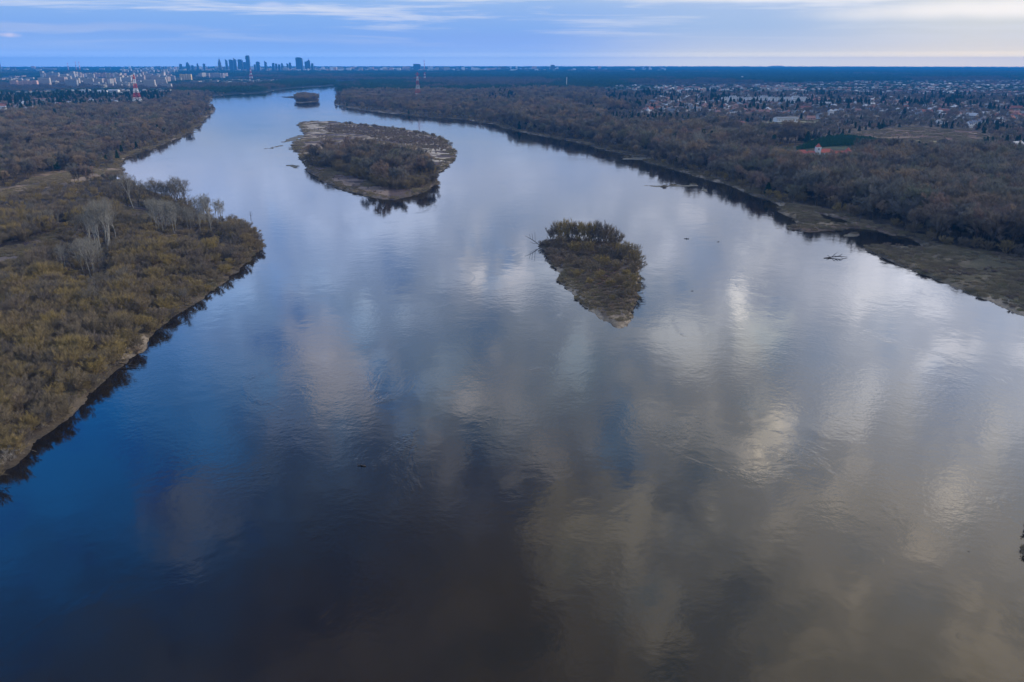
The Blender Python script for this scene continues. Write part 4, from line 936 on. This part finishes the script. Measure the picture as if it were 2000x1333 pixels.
WH = {'right': 'in the suburb beyond the right bank wood', 'left': 'in the suburb behind the far left bank', 'middle': 'in the village strip beyond the central woods', 'estate': 'in the housing row behind the left river bend'}
KT = {'cottage': 'small gabled cottage', 'villa': 'hipped two storey villa', 'long': 'long gabled house', 'cube': 'white flat roofed house'}
rest = []
for n_, (d_, x, y, tg, nz) in enumerate(cand):
    kd = ['cottage', 'villa', 'long', 'cube'][int(rg.choice(4, p=[.34, .32, .22, .12]))]; rf = RN[int(rg.choice(5, p=[.17, .15, .28, .18, .22]))]
    if kd == 'cube': rf = 'pale'
    rz = nz * 1.5 + (math.pi / 2 if rg.random() < .4 else 0)
    if n_ < 285: house(kd, rf, (x, y), rz, '%s with %s roof %s' % (KT[kd], RT[rf], WH[tg]) if kd != 'cube' else 'white flat roofed house ' + WH[tg], 'house', '%s houses with %s roofs, %s side' % (kd, RT[rf], tg), tuple([rg.uniform(1.0, 1.35)] * 3))
    else: rest.append((x, y, rz, kd, rf))
m_ = MB(); RI = {'red': 2, 'rose': 3, 'grey': 4, 'brown': 5, 'pale': 6}
for (x, y, rz, kd, rf) in rest[:3600]:
    wd, dp, h = rg.uniform(10, 17), rg.uniform(8, 11), rg.uniform(3.5, 7); c, s_ = math.cos(rz), math.sin(rz); q = MB()
    m_.k = int(rg.integers(2)); q.box(-wd / 2, wd / 2, -dp / 2, dp / 2, 0, h); m_.add([(x + a * c - b_ * s_, y + a * s_ + b_ * c, z + 1) for a, b_, z in q.V], q.F)
    q = MB(); m_.k = RI[rf]; q.gable(-wd / 2 - .5, wd / 2 + .5, -dp / 2 - .5, dp / 2 + .5, h + .01, h + rg.uniform(2, 4), hip=rg.choice([0, 3])); m_.add([(x + a * c - b_ * s_, y + a * s_ + b_ * c, z + 1) for a, b_, z in q.V], q.F)
tag(obj('distant_houses', m_.mesh('distant_houses', [mat('grey_white_walls', (.46, .46, .45)), mat('cream_walls', (.40, .36, .30)), RRED, RROSE, RGREY, RBROWN, RPALE])), 'small far-off suburban houses with red, grey and pale roofs', 'houses', kind='stuff')

# ------------------------------------------------------------------ housing estates and the city
def slab(wd, dp, h, wallm, roofm=RGREY, step=3.0):
    m_ = MB(); m_.box(-wd / 2, wd / 2, -dp / 2, dp / 2, -1, h); m_.k = 1
    z = 1.5
    while z < h - 1.5:
        for sy in (-1, 1): m_.box(-wd / 2 + 1, wd / 2 - 1, *sorted((sy * dp / 2, sy * (dp / 2 + .05))), z, z + 1.1)
        z += step
    m_.k = 2; m_.box(-wd / 2 - .2, wd / 2 + .2, -dp / 2 - .2, dp / 2 + .2, h + .003, h + .6); m_.box(-3, 3, -2, 2, h + .6, h + 3)
    return m_.mesh('panel_block', [wallm, GLASSW, roofm])
SL = {k: slab(*a) for k, a in {'slab': (60, 13, 33, CONC), 'point': (24, 22, 46, CONC), 'low': (55, 13, 16, CONC), 'pink': (28, 16, 30, PINKW), 'yellow': (24, 16, 38, YELL)}.items()}
NMB = {'slab': 'long pale panel block of eleven storeys', 'point': 'tall pale point block', 'low': 'low long panel block', 'pink': 'pink panel block', 'yellow': 'yellow panel block'}
def block(k, px, base, top, label, grp=None, rz=0, wpx=None):
    p = ground(px, base); h = max(8, height_for(p, top)); H0 = {'slab': 33, 'point': 46, 'low': 16, 'pink': 30, 'yellow': 38}[k]; W0 = {'slab': 60, 'point': 24, 'low': 55, 'pink': 28, 'yellow': 24}[k]
    o = obj('panel_block' if k != 'point' else 'point_block', SL[k], None, (p[0], p[1], 1), rz); s_ = (wpx * mpp(p) / W0) if wpx else 1
    o.scale = (s_, 1, h / H0); tag(o, label, 'apartment block', grp)
for i, x in enumerate((355, 359.5, 364, 368.5, 373)): block('yellow', x, 158.5, 145.5 + (i % 2) * .6, 'yellow panel block, %s from left of the five side by side' % nth[i], 'five yellow blocks', 0, 3.8)
for i, (x, w_) in enumerate([(29, 11), (43, 7), (52, 8), (61, 7), (70, 8)]): block('pink', x, 168, 158 + (i % 2), 'pink panel block, %s from left in the row at the wood edge' % nth[i], 'pink blocks at the left wood edge', 0, w_)
for i, (x, w_) in enumerate([(187, 5), (193, 5), (199, 5), (206, 5), (213, 6), (220, 5)]): block('pink' if i != 4 else 'yellow', x, 153.5, 143 + (i % 3) * .8, '%s from left of the tall orange pink slabs in the middle of the left estate' % nth[i], 'tall pink slabs', 0, w_)
for i, (x, w_) in enumerate([(190, 8), (200, 7), (211, 8), (221, 7)]): block('pink', x, 159.5, 154, '%s from left of the lower pink slabs in the left estate' % nth[i], 'lower pink slabs', 0, w_)
block('slab', 145, 152, 141, 'broad white block standing highest left of the estate', None, 0, 11)
block('pink', 333, 157, 146.5, 'brick red tower block at the right end of the left estate', None, 0, 6); block('low', 347, 159, 153, 'white and red building with a big red panel right of the estate', None, 0, 14)
er = []
for (x0, x1, y0, y1, n_, ks) in ((82, 115, 153, 153, 12, ('slab', 'point')), (125, 180, 152, 156, 18, ('slab', 'point')), (225, 335, 152, 162, 46, ('slab', 'point', 'slab')), (78, 185, 160, 170, 34, ('low', 'slab', 'low')), (185, 330, 163, 172, 36, ('low', 'low', 'slab')),
                                  (385, 445, 151, 153, 14, ('low', 'slab')), (0, 60, 151, 160, 14, ('low',)), (240, 345, 143, 146, 26, ('slab', 'point')), (375, 560, 158, 163, 34, ('low',))):
    for j in range(n_):
        px = x0 + (x1 - x0) * (j + rg.random()) / n_; py = rg.uniform(y0, y1 + .01); k = ks[int(rg.integers(len(ks)))]
        hh = {'slab': rg.uniform(28, 36), 'point': rg.uniform(34, 50), 'low': rg.uniform(11, 17)}[k]
        if x0 == 375: hh = rg.uniform(7, 10)
        er.append((px, py, k, hh, x0))
EWH = {82: 'in the far left row above the dark wood', 125: 'in the left part of the estate', 225: 'in the right part of the large left estate', 78: 'in the front rows of the left estate', 185: 'below the middle of the left estate',
       385: 'on the open ground left of the river bend', 0: 'at the left picture edge', 240: 'behind the large left estate', 375: 'in the red roofed rows left of the river bend'}
for (px, py, k, hh, x0) in er:
    p = ground(px, py); H0 = {'slab': 33, 'point': 46, 'low': 16}[k]
    o = obj('panel_block' if k != 'point' else 'point_block', SL[k], None, (p[0], p[1], 1), float(rg.uniform(-.15, .15)) + (math.pi / 2 if rg.random() < .25 else 0))
    o.scale = (rg.uniform(.5, 1.0), 1, hh / H0); lab = NMB[k] + ' ' + EWH[x0]; tag(o, lab, 'apartment block', lab)

# skyline of the centre, about ten kilometres off: x range and top in zoomed pixels of the photograph
def tower(x0, x1, top, base, label, shape='box', m=STEEL, name='skyscraper'):
    (cx, cy), wd = psz(x0, x1, base); h = height_for((cx, cy), top); q = MB()
    if shape == 'box': q.box(-wd / 2, wd / 2, -wd * .35, wd * .35, 0, h * .97); q.box(-wd * .3, wd * .3, -wd * .2, wd * .2, h * .97, h)
    elif shape == 'slant':
        q.box(-wd / 2, wd / 2, -wd * .35, wd * .35, 0, h * .86); q.add([(-wd / 2, -wd * .35, h * .86), (wd / 2, -wd * .35, h * .86), (wd / 2, wd * .35, h * .86), (-wd / 2, wd * .35, h * .86), (-wd / 2, -wd * .35, h), (-wd / 2, wd * .35, h)], [(0, 1, 4), (3, 5, 2), (1, 2, 5, 4), (0, 4, 5, 3)])
    elif shape == 'step': q.box(-wd / 2, wd / 2, -wd * .35, wd * .35, 0, h * .7); q.box(-wd * .5, wd * .2, -wd * .3, wd * .3, h * .7, h * .9); q.box(-wd * .35, 0, -wd * .2, wd * .2, h * .9, h)
    elif shape == 'curve':
        q.box(-wd / 2, wd / 2, -wd * .3, wd * .3, 0, h * .9); n = 8
        for i in range(n):
            a, b_ = -wd / 2 + wd * i / n, -wd / 2 + wd * (i + 1) / n; c = (i + .5) / n; q.box(a, b_, -wd * .3, wd * .3, h * .9, h * (.9 + .1 * math.sin(math.pi * (c * .75 + .2))))
    elif shape == 'spire': q.box(-wd / 2, wd / 2, -wd * .3, wd * .3, 0, h * .8); q.pyramid(wd * .1, 0, wd * .35, h * .8, h * .9); q.tube((wd * .1, 0, h * .88), (wd * .1, 0, h), wd * .06, wd * .03)
    elif shape == 'palace':
        for r_, a, b_ in ((.5, 0, .28), (.3, .28, .62), (.2, .62, .76), (.12, .76, .84)): q.box(-wd * r_, wd * r_, -wd * r_, wd * r_, h * a, h * b_)
        q.pyramid(0, 0, wd * .13, h * .84, h * .93); q.tube((0, 0, h * .9), (0, 0, h), wd * .03, wd * .012)
    elif shape == 'mast': q.box(-wd / 2, wd / 2, -wd * .4, wd * .4, 0, h * .86); q.box(-wd * .35, wd * .35, -wd * .3, wd * .3, h * .86, h * .9); q.tube((-wd * .1, 0, h * .9), (-wd * .1, 0, h), wd * .05, wd * .03)
    tag(obj(name, q.mesh(name, m), None, (cx, cy, 0)), label, 'skyscraper' if name == 'skyscraper' else 'building')
Z = lambda X: 340 + X * .175; ZY = lambda Y: 95 + Y * .175
for X0, X1, Y, sh, lab in [(68, 95, 172, 'box', 'small dark tower at the left end of the far skyline'), (147, 187, 155, 'step', 'broad dark tower block with roof stub left of the skyline gap'), (200, 224, 188, 'box', 'low wide office block right of the broad dark tower'),
                           (262, 285, 166, 'step', 'mid height office tower third from left in the skyline'), (333, 357, 169, 'box', 'plain slab tower just left of the stepped spire tower'),
                           (494, 542, 96, 'palace', 'stepped stone tower with a needle spire in the skyline'), (583, 606, 120, 'slant', 'slim slant topped tower right of the stepped spire tower'), (627, 672, 123, 'curve', 'wide round topped tower in the thick of the skyline'),
                           (677, 706, 107, 'slant', 'tall slant topped tower beside the wide round topped one'), (725, 775, 121, 'curve', 'broad dark tower left of the tallest one'), (783, 812, 151, 'box', 'short tower squeezed between the broad one and the tallest'),
                           (816, 856, 58, 'mast', 'tallest skyscraper of the skyline with a roof mast'), (898, 918, 178, 'box', 'low block at the foot of the tallest skyscraper'), (926, 963, 147, 'box', 'dark box tower right of the tallest skyscraper'),
                           (1017, 1042, 139, 'slant', 'slim lone tower in the middle right of the skyline'), (1101, 1126, 162, 'box', 'first of the small towers right of the slim lone tower'), (1136, 1158, 168, 'box', 'second of the small towers right of the slim lone tower'),
                           (1168, 1192, 178, 'box', 'lowest of the small towers right of the slim lone tower'), (1204, 1229, 162, 'step', 'stepped small tower in the right group'), (1262, 1282, 165, 'slant', 'slant topped small tower in the right group'), (1289, 1313, 159, 'box', 'box shaped small tower closing the right group'),
                           (1371, 1442, 99, 'curve', 'very broad round shouldered tower at the right of the skyline'), (1466, 1491, 147, 'box', 'short annex left of the pointed right tower'), (1490, 1525, 104, 'spire', 'pointed tower with a short spire at the right of the skyline'), (1536, 1561, 165, 'box', 'small slab at the right end of the skyline')]:
    tower(Z(X0), Z(X1), ZY(Y), 141, lab, sh, STEEL2 if sh == 'palace' else STEEL)
tower(-3, 3.4, 117, 146, 'tall dark glass tower cut by the left picture edge', 'slant'); tower(808, 822, 125, 140, 'broad dark block on the horizon left of the broadcast mast', 'curve', name='office_building')
tower(1075, 1083, 127, 140, 'lone high block on the horizon right of the centre', 'box', STEEL2, 'office_building')
def stack(px, top, base, label, cat, name, rr_=6, bands=True, m=None):
    p = ground(px, base); h = height_for(p, top); th = thing(name, label, cat, (p[0], p[1], 0)); n = 6
    for i in range(n):
        q = MB(); k0, k1 = i / n, (i + 1) / n; q.tube((0, 0, h * k0), (0, 0, h * k1 - .02), rr_ * (1 - .45 * k0), rr_ * (1 - .45 * k1), 10)
        obj(('red_band' if i % 2 else 'white_band') if bands else 'shaft', q.mesh('band', (PRED if i % 2 else PWHITE) if bands else (m or CONC)), th)
stack(134.5, 122.5, 141, 'thin power station chimney, left of the three on the horizon', 'chimney', 'factory_chimney', 5); stack(150.3, 120, 141, 'thin power station chimney, middle of the three on the horizon', 'chimney', 'factory_chimney', 5.5)
stack(157, 120.5, 141, 'thin power station chimney, right of the three on the horizon', 'chimney', 'factory_chimney', 5.5)
stack(829, 117.5, 139, 'slim red and white broadcast mast on the horizon', 'mast', 'broadcast_mast', 6)
stack(1106.5, 151, 173, 'tall thin white mast beyond the central wood', 'mast', 'white_mast', 1.3, False, PWHITE)
p = ground(1449, 157); h = height_for(p, 149.5); q = MB(); q.lathe([(3, 0), (2, h * .75), (7, h * .85), (7, h * .97), (2, h)], 14); tag(obj('water_tower', q.mesh('water_tower', WHITE), None, (p[0], p[1], 0)), 'small mushroom shaped water tower by the cream warehouses', 'water tower')
# stadium: ring wall, with four roof pylons
(cx, cy), wd = psz(74, 109, 141); h = height_for((cx, cy), 132.3); th = thing('stadium', 'wide low stadium bowl with corner pylons on the left horizon', 'stadium', (cx, cy, 0))
q = MB(); q.lathe([(wd * .50, 0), (wd * .53, h * .8), (wd * .47, h * .86), (wd * .32, h * .5), (wd * .3, 2)], 32); o = obj('bowl', q.mesh('bowl', STEEL2), th)
for sx in (-1, 1):
    for sy in (-.6, .6):
        q = MB(); q.tube((sx * wd * .5, sy * wd * .5, 0), (sx * wd * .5, sy * wd * .5, h * 1.12), 5, 3); obj('roof_pylon', q.mesh('roof_pylon', STEEL), th)
# carpet of low city blocks on both sides of the skyline
m_ = MB()
for _ in range(1500):
    px = rg.uniform(-30, 1300) if rg.random() < .75 else rg.uniform(330, 760); base = rg.uniform(136.2, 141.5)
    if px < 150 and rg.random() < .5: continue
    if px > 1050 and rg.random() < .6: continue
    if 115 < px < 240 and rg.random() < .85: continue
    p = ground(px, base); wd = rg.uniform(18, 75); dp = rg.uniform(12, 30); h = rg.uniform(12, 34) if rg.random() < .85 else rg.uniform(34, 60)
    m_.k = int(rg.choice(4, p=[.4, .25, .2, .15])); m_.box(p[0] - wd / 2, p[0] + wd / 2, p[1] - dp / 2, p[1] + dp / 2, 0, h)
tag(obj('city_blocks', m_.mesh('city_blocks', [WHITE, mat('cream_walls'), STEEL2, PINKW])), 'carpet of low pale city buildings along the horizon', 'city', kind='stuff')
p = ground(1517, 133.2); wd = 30 * mpp(p); h = height_for(p, 129); q = MB(); q.lathe([(wd * .62, 0), (wd * .5, h * .45), (wd * .38, h * .86), (wd * .3, h), (.1, h * 1.0)], 40)
o = obj('hill', q.mesh('hill', mat('hill_grass', (.05, .055, .04), .95, noise=(.01, (.035, .04, .03)))), None, (p[0], p[1], 0)); tag(o, kind='structure')

# ------------------------------------------------------------------ red and white river-crossing pylons
def pylon(px, base, top, label, wbase, thick=.36):
    p = ground(px, base); H = height_for(p, top); th = thing('transmission_pylon', label, 'pylon', (p[0], p[1], .8), .12)
    prof = [(0, 1.0), (.12, .84), (.27, .66), (.42, .50), (.57, .36), (.72, .24), (.86, .17), (1.0, .06)]
    half = lambda k: wbase / 2 * np.interp(k, [a for a, _ in prof], [b_ for _, b_ in prof])
    for i in range(7):
        k0, k1 = prof[i][0], prof[i + 1][0]; q = MB(); n = 2 if i < 5 else 3
        for j in range(n):
            a, b_ = k0 + (k1 - k0) * j / n, k0 + (k1 - k0) * (j + 1) / n; A, B = half(a), half(b_); za, zb = a * H, b_ * H
            ca = [(-A, -A, za), (A, -A, za), (A, A, za), (-A, A, za)]; cb = [(-B, -B, zb), (B, -B, zb), (B, B, zb), (-B, B, zb)]
            for s_ in range(4):
                q.tube(ca[s_], cb[s_], thick, thick, 4); q.tube(ca[s_], cb[(s_ + 1) % 4], thick * .6, None, 4); q.tube(ca[(s_ + 1) % 4], cb[s_], thick * .6, None, 4); q.tube(cb[s_], cb[(s_ + 1) % 4], thick * .6, None, 4)
        obj('red_section' if i % 2 == 0 else 'white_section', q.mesh('section', PRED if i % 2 == 0 else PWHITE), th)
    for k, L in ((.80, .42), (.93, .30)):
        q = MB(); B = half(k); z = k * H
        for s_ in (-1, 1):
            q.tube((s_ * B, -B, z), (s_ * wbase * L, 0, z + .5), thick * .7, None, 4); q.tube((s_ * B, B, z), (s_ * wbase * L, 0, z + .5), thick * .7, None, 4); q.tube((s_ * B, 0, z + 3.5), (s_ * wbase * L, 0, z + .5), thick * .7, None, 4)
        obj('crossarm', q.mesh('crossarm', PRED), th)
pylon(817, 199, 142.5, 'large red and white lattice pylon in the wood right of the river', 24)
pylon(270, 208, 147, 'large red and white lattice pylon behind the far left bank', 23)
pylon(491, 156, 134, 'small distant red and white pylon left of the river bend', 26, .5)
pylon(830, 161, 142, 'small distant red and white pylon right of the large right bank one', 24, .5)

# ------------------------------------------------------------------ the manor with red roofs and a white tower
MROOF = mat('manor_roof_tiles', (.38, .095, .065), .9, noise=(.6, (.29, .075, .055)))
p0 = ground(1600, 304); K = mpp(p0); th = thing('manor_house', 'long white manor with red roofs and a pointed tower in the right bank wood', 'manor', (p0[0], p0[1], 1), -.06)
def X_(px): return (px - 1600) * K
zr = lambda top: height_for(p0, top) - 1
def wing(x0, x1, wt, rt, hip, dep=5.0, y0=0.0, nw=6):
    q = MB(); q.box(X_(x0), X_(x1), y0 - dep, y0 + dep, -2, zr(wt)); obj('wall', q.mesh('wall', WHITE), th)
    q = MB(); q.gable(X_(x0) - .8, X_(x1) + .8, y0 - dep - .8, y0 + dep + .8, zr(wt) + .01, zr(rt), hip * (X_(x1) - X_(x0))); obj('roof', q.mesh('roof', MROOF), th)
    for i in range(nw):
        cx = X_(x0) + (i + .5) * (X_(x1) - X_(x0)) / nw; q = MB(); q.box(cx - .5, cx + .5, y0 - dep - .06, y0 - dep, zr(wt) - 3.4, zr(wt) - 1.0)
        q.lathe([(.5, 0), (.5, .05)], 10); q.V[8:] = [(cx + a, y0 - dep - .06 + c * .6 / .6 * 1.0 - .0, zr(wt) - 1.0 + b_) for a, b_, c in q.V[8:]]
        obj('window', q.mesh('window', GLASSW), th)
wing(1556, 1580, 300, 293.5, .32, 5.5, 1, 6); wing(1580, 1590, 299.5, 295, 0, 4.5, .5, 2); wing(1600, 1626, 298, 291, .28, 6, 1.5, 7); wing(1626, 1644, 300, 294.8, 0, 4.5, .5, 5); wing(1640, 1652, 301, 295.5, .2, 4, -5, 3)
q = MB(); q.box(X_(1591), X_(1599.5), -6.5, .8, -2, zr(287)); o = obj('tower', q.mesh('tower', WHITE), th)
q = MB(); q.pyramid((X_(1591) + X_(1599.5)) / 2, -2.85, 4.4, zr(287) + .01, zr(279.6)); obj('tower_roof', q.mesh('tower_roof', MROOF), o)
for z in (zr(291), zr(299)): q = MB(); q.box(X_(1594.2), X_(1596.2), -6.57, -6.5, z - 1.1, z + 1.1); obj('window', q.mesh('window', GLASSW), o)
q = MB(); q.lathe([(4.2, -2), (4.2, zr(297))], 16, X_(1652), 2); o = obj('corner_pavilion', q.mesh('corner_pavilion', WHITE), th)
q = MB(); q.pyramid(X_(1652), 2, 5.6, zr(297) + .01, zr(288.2), 8, 0); obj('pavilion_roof', q.mesh('pavilion_roof', MROOF), o)

# ------------------------------------------------------------------ driftwood, dead trees, boat
def branchy(name, label, cat, segs, m, loc, r0=.25):
    """segs: polylines of local points; the first one is the trunk"""
    th = thing(name, label, cat, loc); q = MB(); tr = segs[0]
    for i in range(len(tr) - 1): q.tube(tr[i], tr[i + 1], r0 * (1 - i / len(tr)), r0 * (1 - (i + 1) / len(tr)) + .03, 6)
    obj('trunk', q.mesh('trunk', m), th)
    for s_ in segs[1:]:
        q = MB()
        for i in range(len(s_) - 1): q.tube(s_[i], s_[i + 1], r0 * .4 * (1 - i / len(s_)) + .02, r0 * .4 * (1 - (i + 1) / len(s_)) + .02, 4)
        obj('branch', q.mesh('branch', m), th)
x, y = ground(1053, 482)
branchy('fallen_tree', 'dark dead tree leaning out over the water from the left tip of the small island', 'fallen tree', [[(1.5, 0, .6), (0, 0, 1.2), (-4, .5, 4), (-9, 1, 6.8)], [(-2.5, .3, 3), (-2.8, .2, 9.5)], [(-4, .5, 4), (-4.6, .3, 8.5)], [(-5.5, .6, 5), (-6.2, .6, 8)], [(-1, 0, 2), (-3.5, -1, 2.2), (-6, -1.5, 3.5)]], mat('wet_wood', (.05, .042, .035)), (x, y, 0), .32)
x, y = ground(492, 446)
branchy('dead_snag', 'small dead snag standing on the tip of the left point', 'dead tree', [[(0, 0, -.3), (.1, 0, 4), (-.1, 0, 6.8)], [(.1, 0, 3), (1.6, 0, 5.2)], [(0, 0, 4.6), (1, 0, 6.6)], [(0, 0, 3.6), (-1.2, 0, 5)]], mat('wet_wood'), (x, y, 5.2), .2)
x, y = ground(1631, 504)
branchy('floating_branch', 'dark forked branch drifting in the river off the right spit', 'branch', [[(-7, -1, -.1), (-2, 0, .5), (3, 0, .9), (7.5, .5, .3)], [(-2, 0, .5), (0, 1, 2.0), (2, 2, 3.0)], [(0, 0, .6), (1.5, -1.5, 1.6), (4, -2.5, .1)], [(2, 0, .8), (4.5, 1, 2.2)], [(-3, 0, .4), (-4.5, 1, 1.5)], [(1, 0, .8), (-1, -1, 1.6)]], mat('wet_wood'), (x, y, 0), .42)
x, y = ground(1968, 594)
branchy('bleached_branch', 'pale bleached branch lying on the grassy right shore', 'branch', [[(-1.5, -2.5, .3), (-.3, -.5, .7), (.4, 1, 1.2), (-.4, 3, 2.2)], [(-.3, -.5, .7), (1.4, .6, 1.5), (1.9, 1.9, 2.3)], [(.4, 1, 1.2), (-1.5, 2.2, 1.8)]], DEADWOOD, (x, y, .8), .24)
x, y = ground(248, 716)
branchy('fallen_branch', 'dark fallen branch reaching from the left bank over the water', 'branch', [[(-3, 0, 1.4), (0, -.3, 1.0), (4, -.8, .5), (8, -1.2, .2)], [(3, -.7, .7), (5, -.4, 1.7)], [(4.5, -.9, .5), (6, -2, .8)], [(1, -.4, 1), (2, .6, 2)]], mat('wet_wood'), (x, y, 0), .2)
x, y = ground(58, 884)
branchy('fallen_tree', 'pale bleached trunk leaning at the left bank waterline', 'fallen tree', [[(-2.2, -2.2, .8), (-.8, -.8, 1.6), (.2, .6, 3)], [(-.8, -.8, 1.6), (1.5, -1.2, 1.1), (3, -1.3, .6)], [(-.8, -.8, 1.6), (-.3, .3, 3.2)]], DEADWOOD, (x, y, .3), .2)
x, y = ground(235, 716)
branchy('bleached_stump', 'pale bleached root stump above the left waterline', 'stump', [[(-1.5, -1, .2), (0, 0, 1.4), (.8, .6, 2.4)], [(0, 0, 1.4), (1.6, -.3, 1.9)], [(-.4, -.3, 1), (-.8, 1, 2)]], DEADWOOD, (x, y, .8), .26)
for (px, py, nm, lab, L) in [(506.5, 253.5, 'floating_debris', 'tiny dark piece of debris afloat left of the large island', 2.5), (550, 203, 'buoy', 'tiny dark float on the water near the farthest island', 2.2), (1341, 467, 'driftwood_log', 'short dark log stranded on the shallow line right of the small island', 3.2),
                             (1403, 473, 'driftwood_log', 'smallest dark log at the right end of the shallow line', 1.8), (1352, 569, 'driftwood_log', 'dark speck of driftwood below the bright cloud reflection', 1.4), (1892, 1078, 'driftwood_log', 'tiny dark twig afloat left of the islet at the right edge', .5), (706, 911, 'floating_stick', 'thin dark stick at the head of a V shaped ripple', 2.6)]:
    x, y = ground(px, py); r_ = np.random.default_rng(int(px)); q = MB(); a = [(-L / 2, 0, 0), (-L * .1, .1 * L, .1 * L * .6), (L * .25, 0, .07 * L), (L / 2, .08 * L, 0)]
    for i in range(3): q.tube(a[i], a[i + 1], L * .07, L * .05, 6)
    q.tube(a[1], (L * .05, -.15 * L, .22 * L), L * .035, L * .02, 5); q.tube(a[2], (L * .3, .2 * L, .2 * L), L * .03, L * .015, 5)
    tag(obj(nm, q.mesh(nm, mat('wet_wood')), None, (x, y, .02), random.uniform(-.3, .3)), lab, 'driftwood' if nm != 'buoy' else 'buoy')
# mooring poles at the right side of the small island
for i, (px, py) in enumerate([(1250, 583), (1251, 588), (1252, 593)]):
    x, y = ground(px, py); q = MB(); q.tube((-2.5, 0, .7), (2.6, -.2, .25), .09, .05, 6); q.tube((1.2, -.1, .4), (1.9, .5, .7), .05, .03, 5)
    tag(obj('fallen_pole', q.mesh('fallen_pole', mat('wet_wood')), None, (x, y, .1)), 'thin fallen trunk reaching over the water right of the small island, %s' % ['topmost of three', 'middle of three', 'lowest of three'][i], 'fallen trunk', 'fallen trunks at the small island')
# bleached dead shrubs along the left waterline
make_proto('dead_shrub', (91, 92), 4.5, dict(leaders=9, trunk=0, fan=1.1, lv=3, ratio=.6, up=.05, r0=.010), 1500, .7, .018, twigmat('bleached_twigs', [(.36, .33, .28), (.30, .27, .23)]), DEADWOOD, spread=.6, up=.2, split=1, lvt=2, )
for i, (px, py, s_, lab) in enumerate([(18, 912, 1.0, 'bleached grey dead shrub, nearest to the bottom of the left bank'), (40, 893, .8, 'bleached grey dead shrub second along the left waterline'), (92, 830, 1.1, 'bleached dead shrub above the dark reflected tree crown on the left'), (78, 842, .8, 'smaller bleached shrub left of the larger bleached one'),
                                       (152, 762, .9, 'pale dead shrub on the sandy scar of the left bank'), (212, 730, .9, 'grey dead shrub overhanging the water beside the bleached stump'), (246, 694, .7, 'small whitish dead shrub above the fallen branch'), (238, 662, .7, 'whitish dead shrub inside the left thicket')]):
    x, y = ground(px, py); v = i % 2; th = thing('dead_shrub', lab, 'dead shrub', (x - 1.5, y, .8), i * 1.3); th.scale = (s_,) * 3
    obj('stems', PROTO['dead_shrub'][v][0], th); obj('crown', PROTO['dead_shrub'][v][1], th)
# green boat pulled up on the left beach
x, y = ground(153, 333.5); th = thing('boat', 'small green boat lying on the sandy beach of the far left bank', 'boat', (x, y, 1.6), .05)
q = MB(); n = 10; ring = []
for i in range(n + 1):
    k = i / n; w_ = 1.25 * math.sin(math.pi * min(k * .62 + .19, 1)) * (1 if k < .65 else 1 - ((k - .65) / .35) ** 2 * .97); X__ = (k - .5) * 9; sh = .35 * (2 * k - 1) ** 2
    ring.append([(X__, -w_, 1.0 + sh), (X__, -w_ * .7, .3), (X__, 0, .05), (X__, w_ * .7, .3), (X__, w_, 1.0 + sh), (X__, w_ * .9, 1.0 + sh), (X__, w_ * .62, .4), (X__, 0, .2), (X__, -w_ * .62, .4), (X__, -w_ * .9, 1.0 + sh)])
V = [v for r_ in ring for v in r_]; F = [(i * 10 + j, i * 10 + (j + 1) % 10, (i + 1) * 10 + (j + 1) % 10, (i + 1) * 10 + j) for i in range(n) for j in range(10)] + [tuple(range(9, -1, -1)), tuple(n * 10 + j for j in range(10))]
q.add(V, F); obj('hull', q.mesh('hull', mat('green_boat_paint', (.02, .24, .17), .5)), th)
for bx in (-2.5, 0, 2.2): q = MB(); q.box(bx - .18, bx + .18, -.95, .95, .78, .84); obj('bench', q.mesh('bench', DEADWOOD), th)
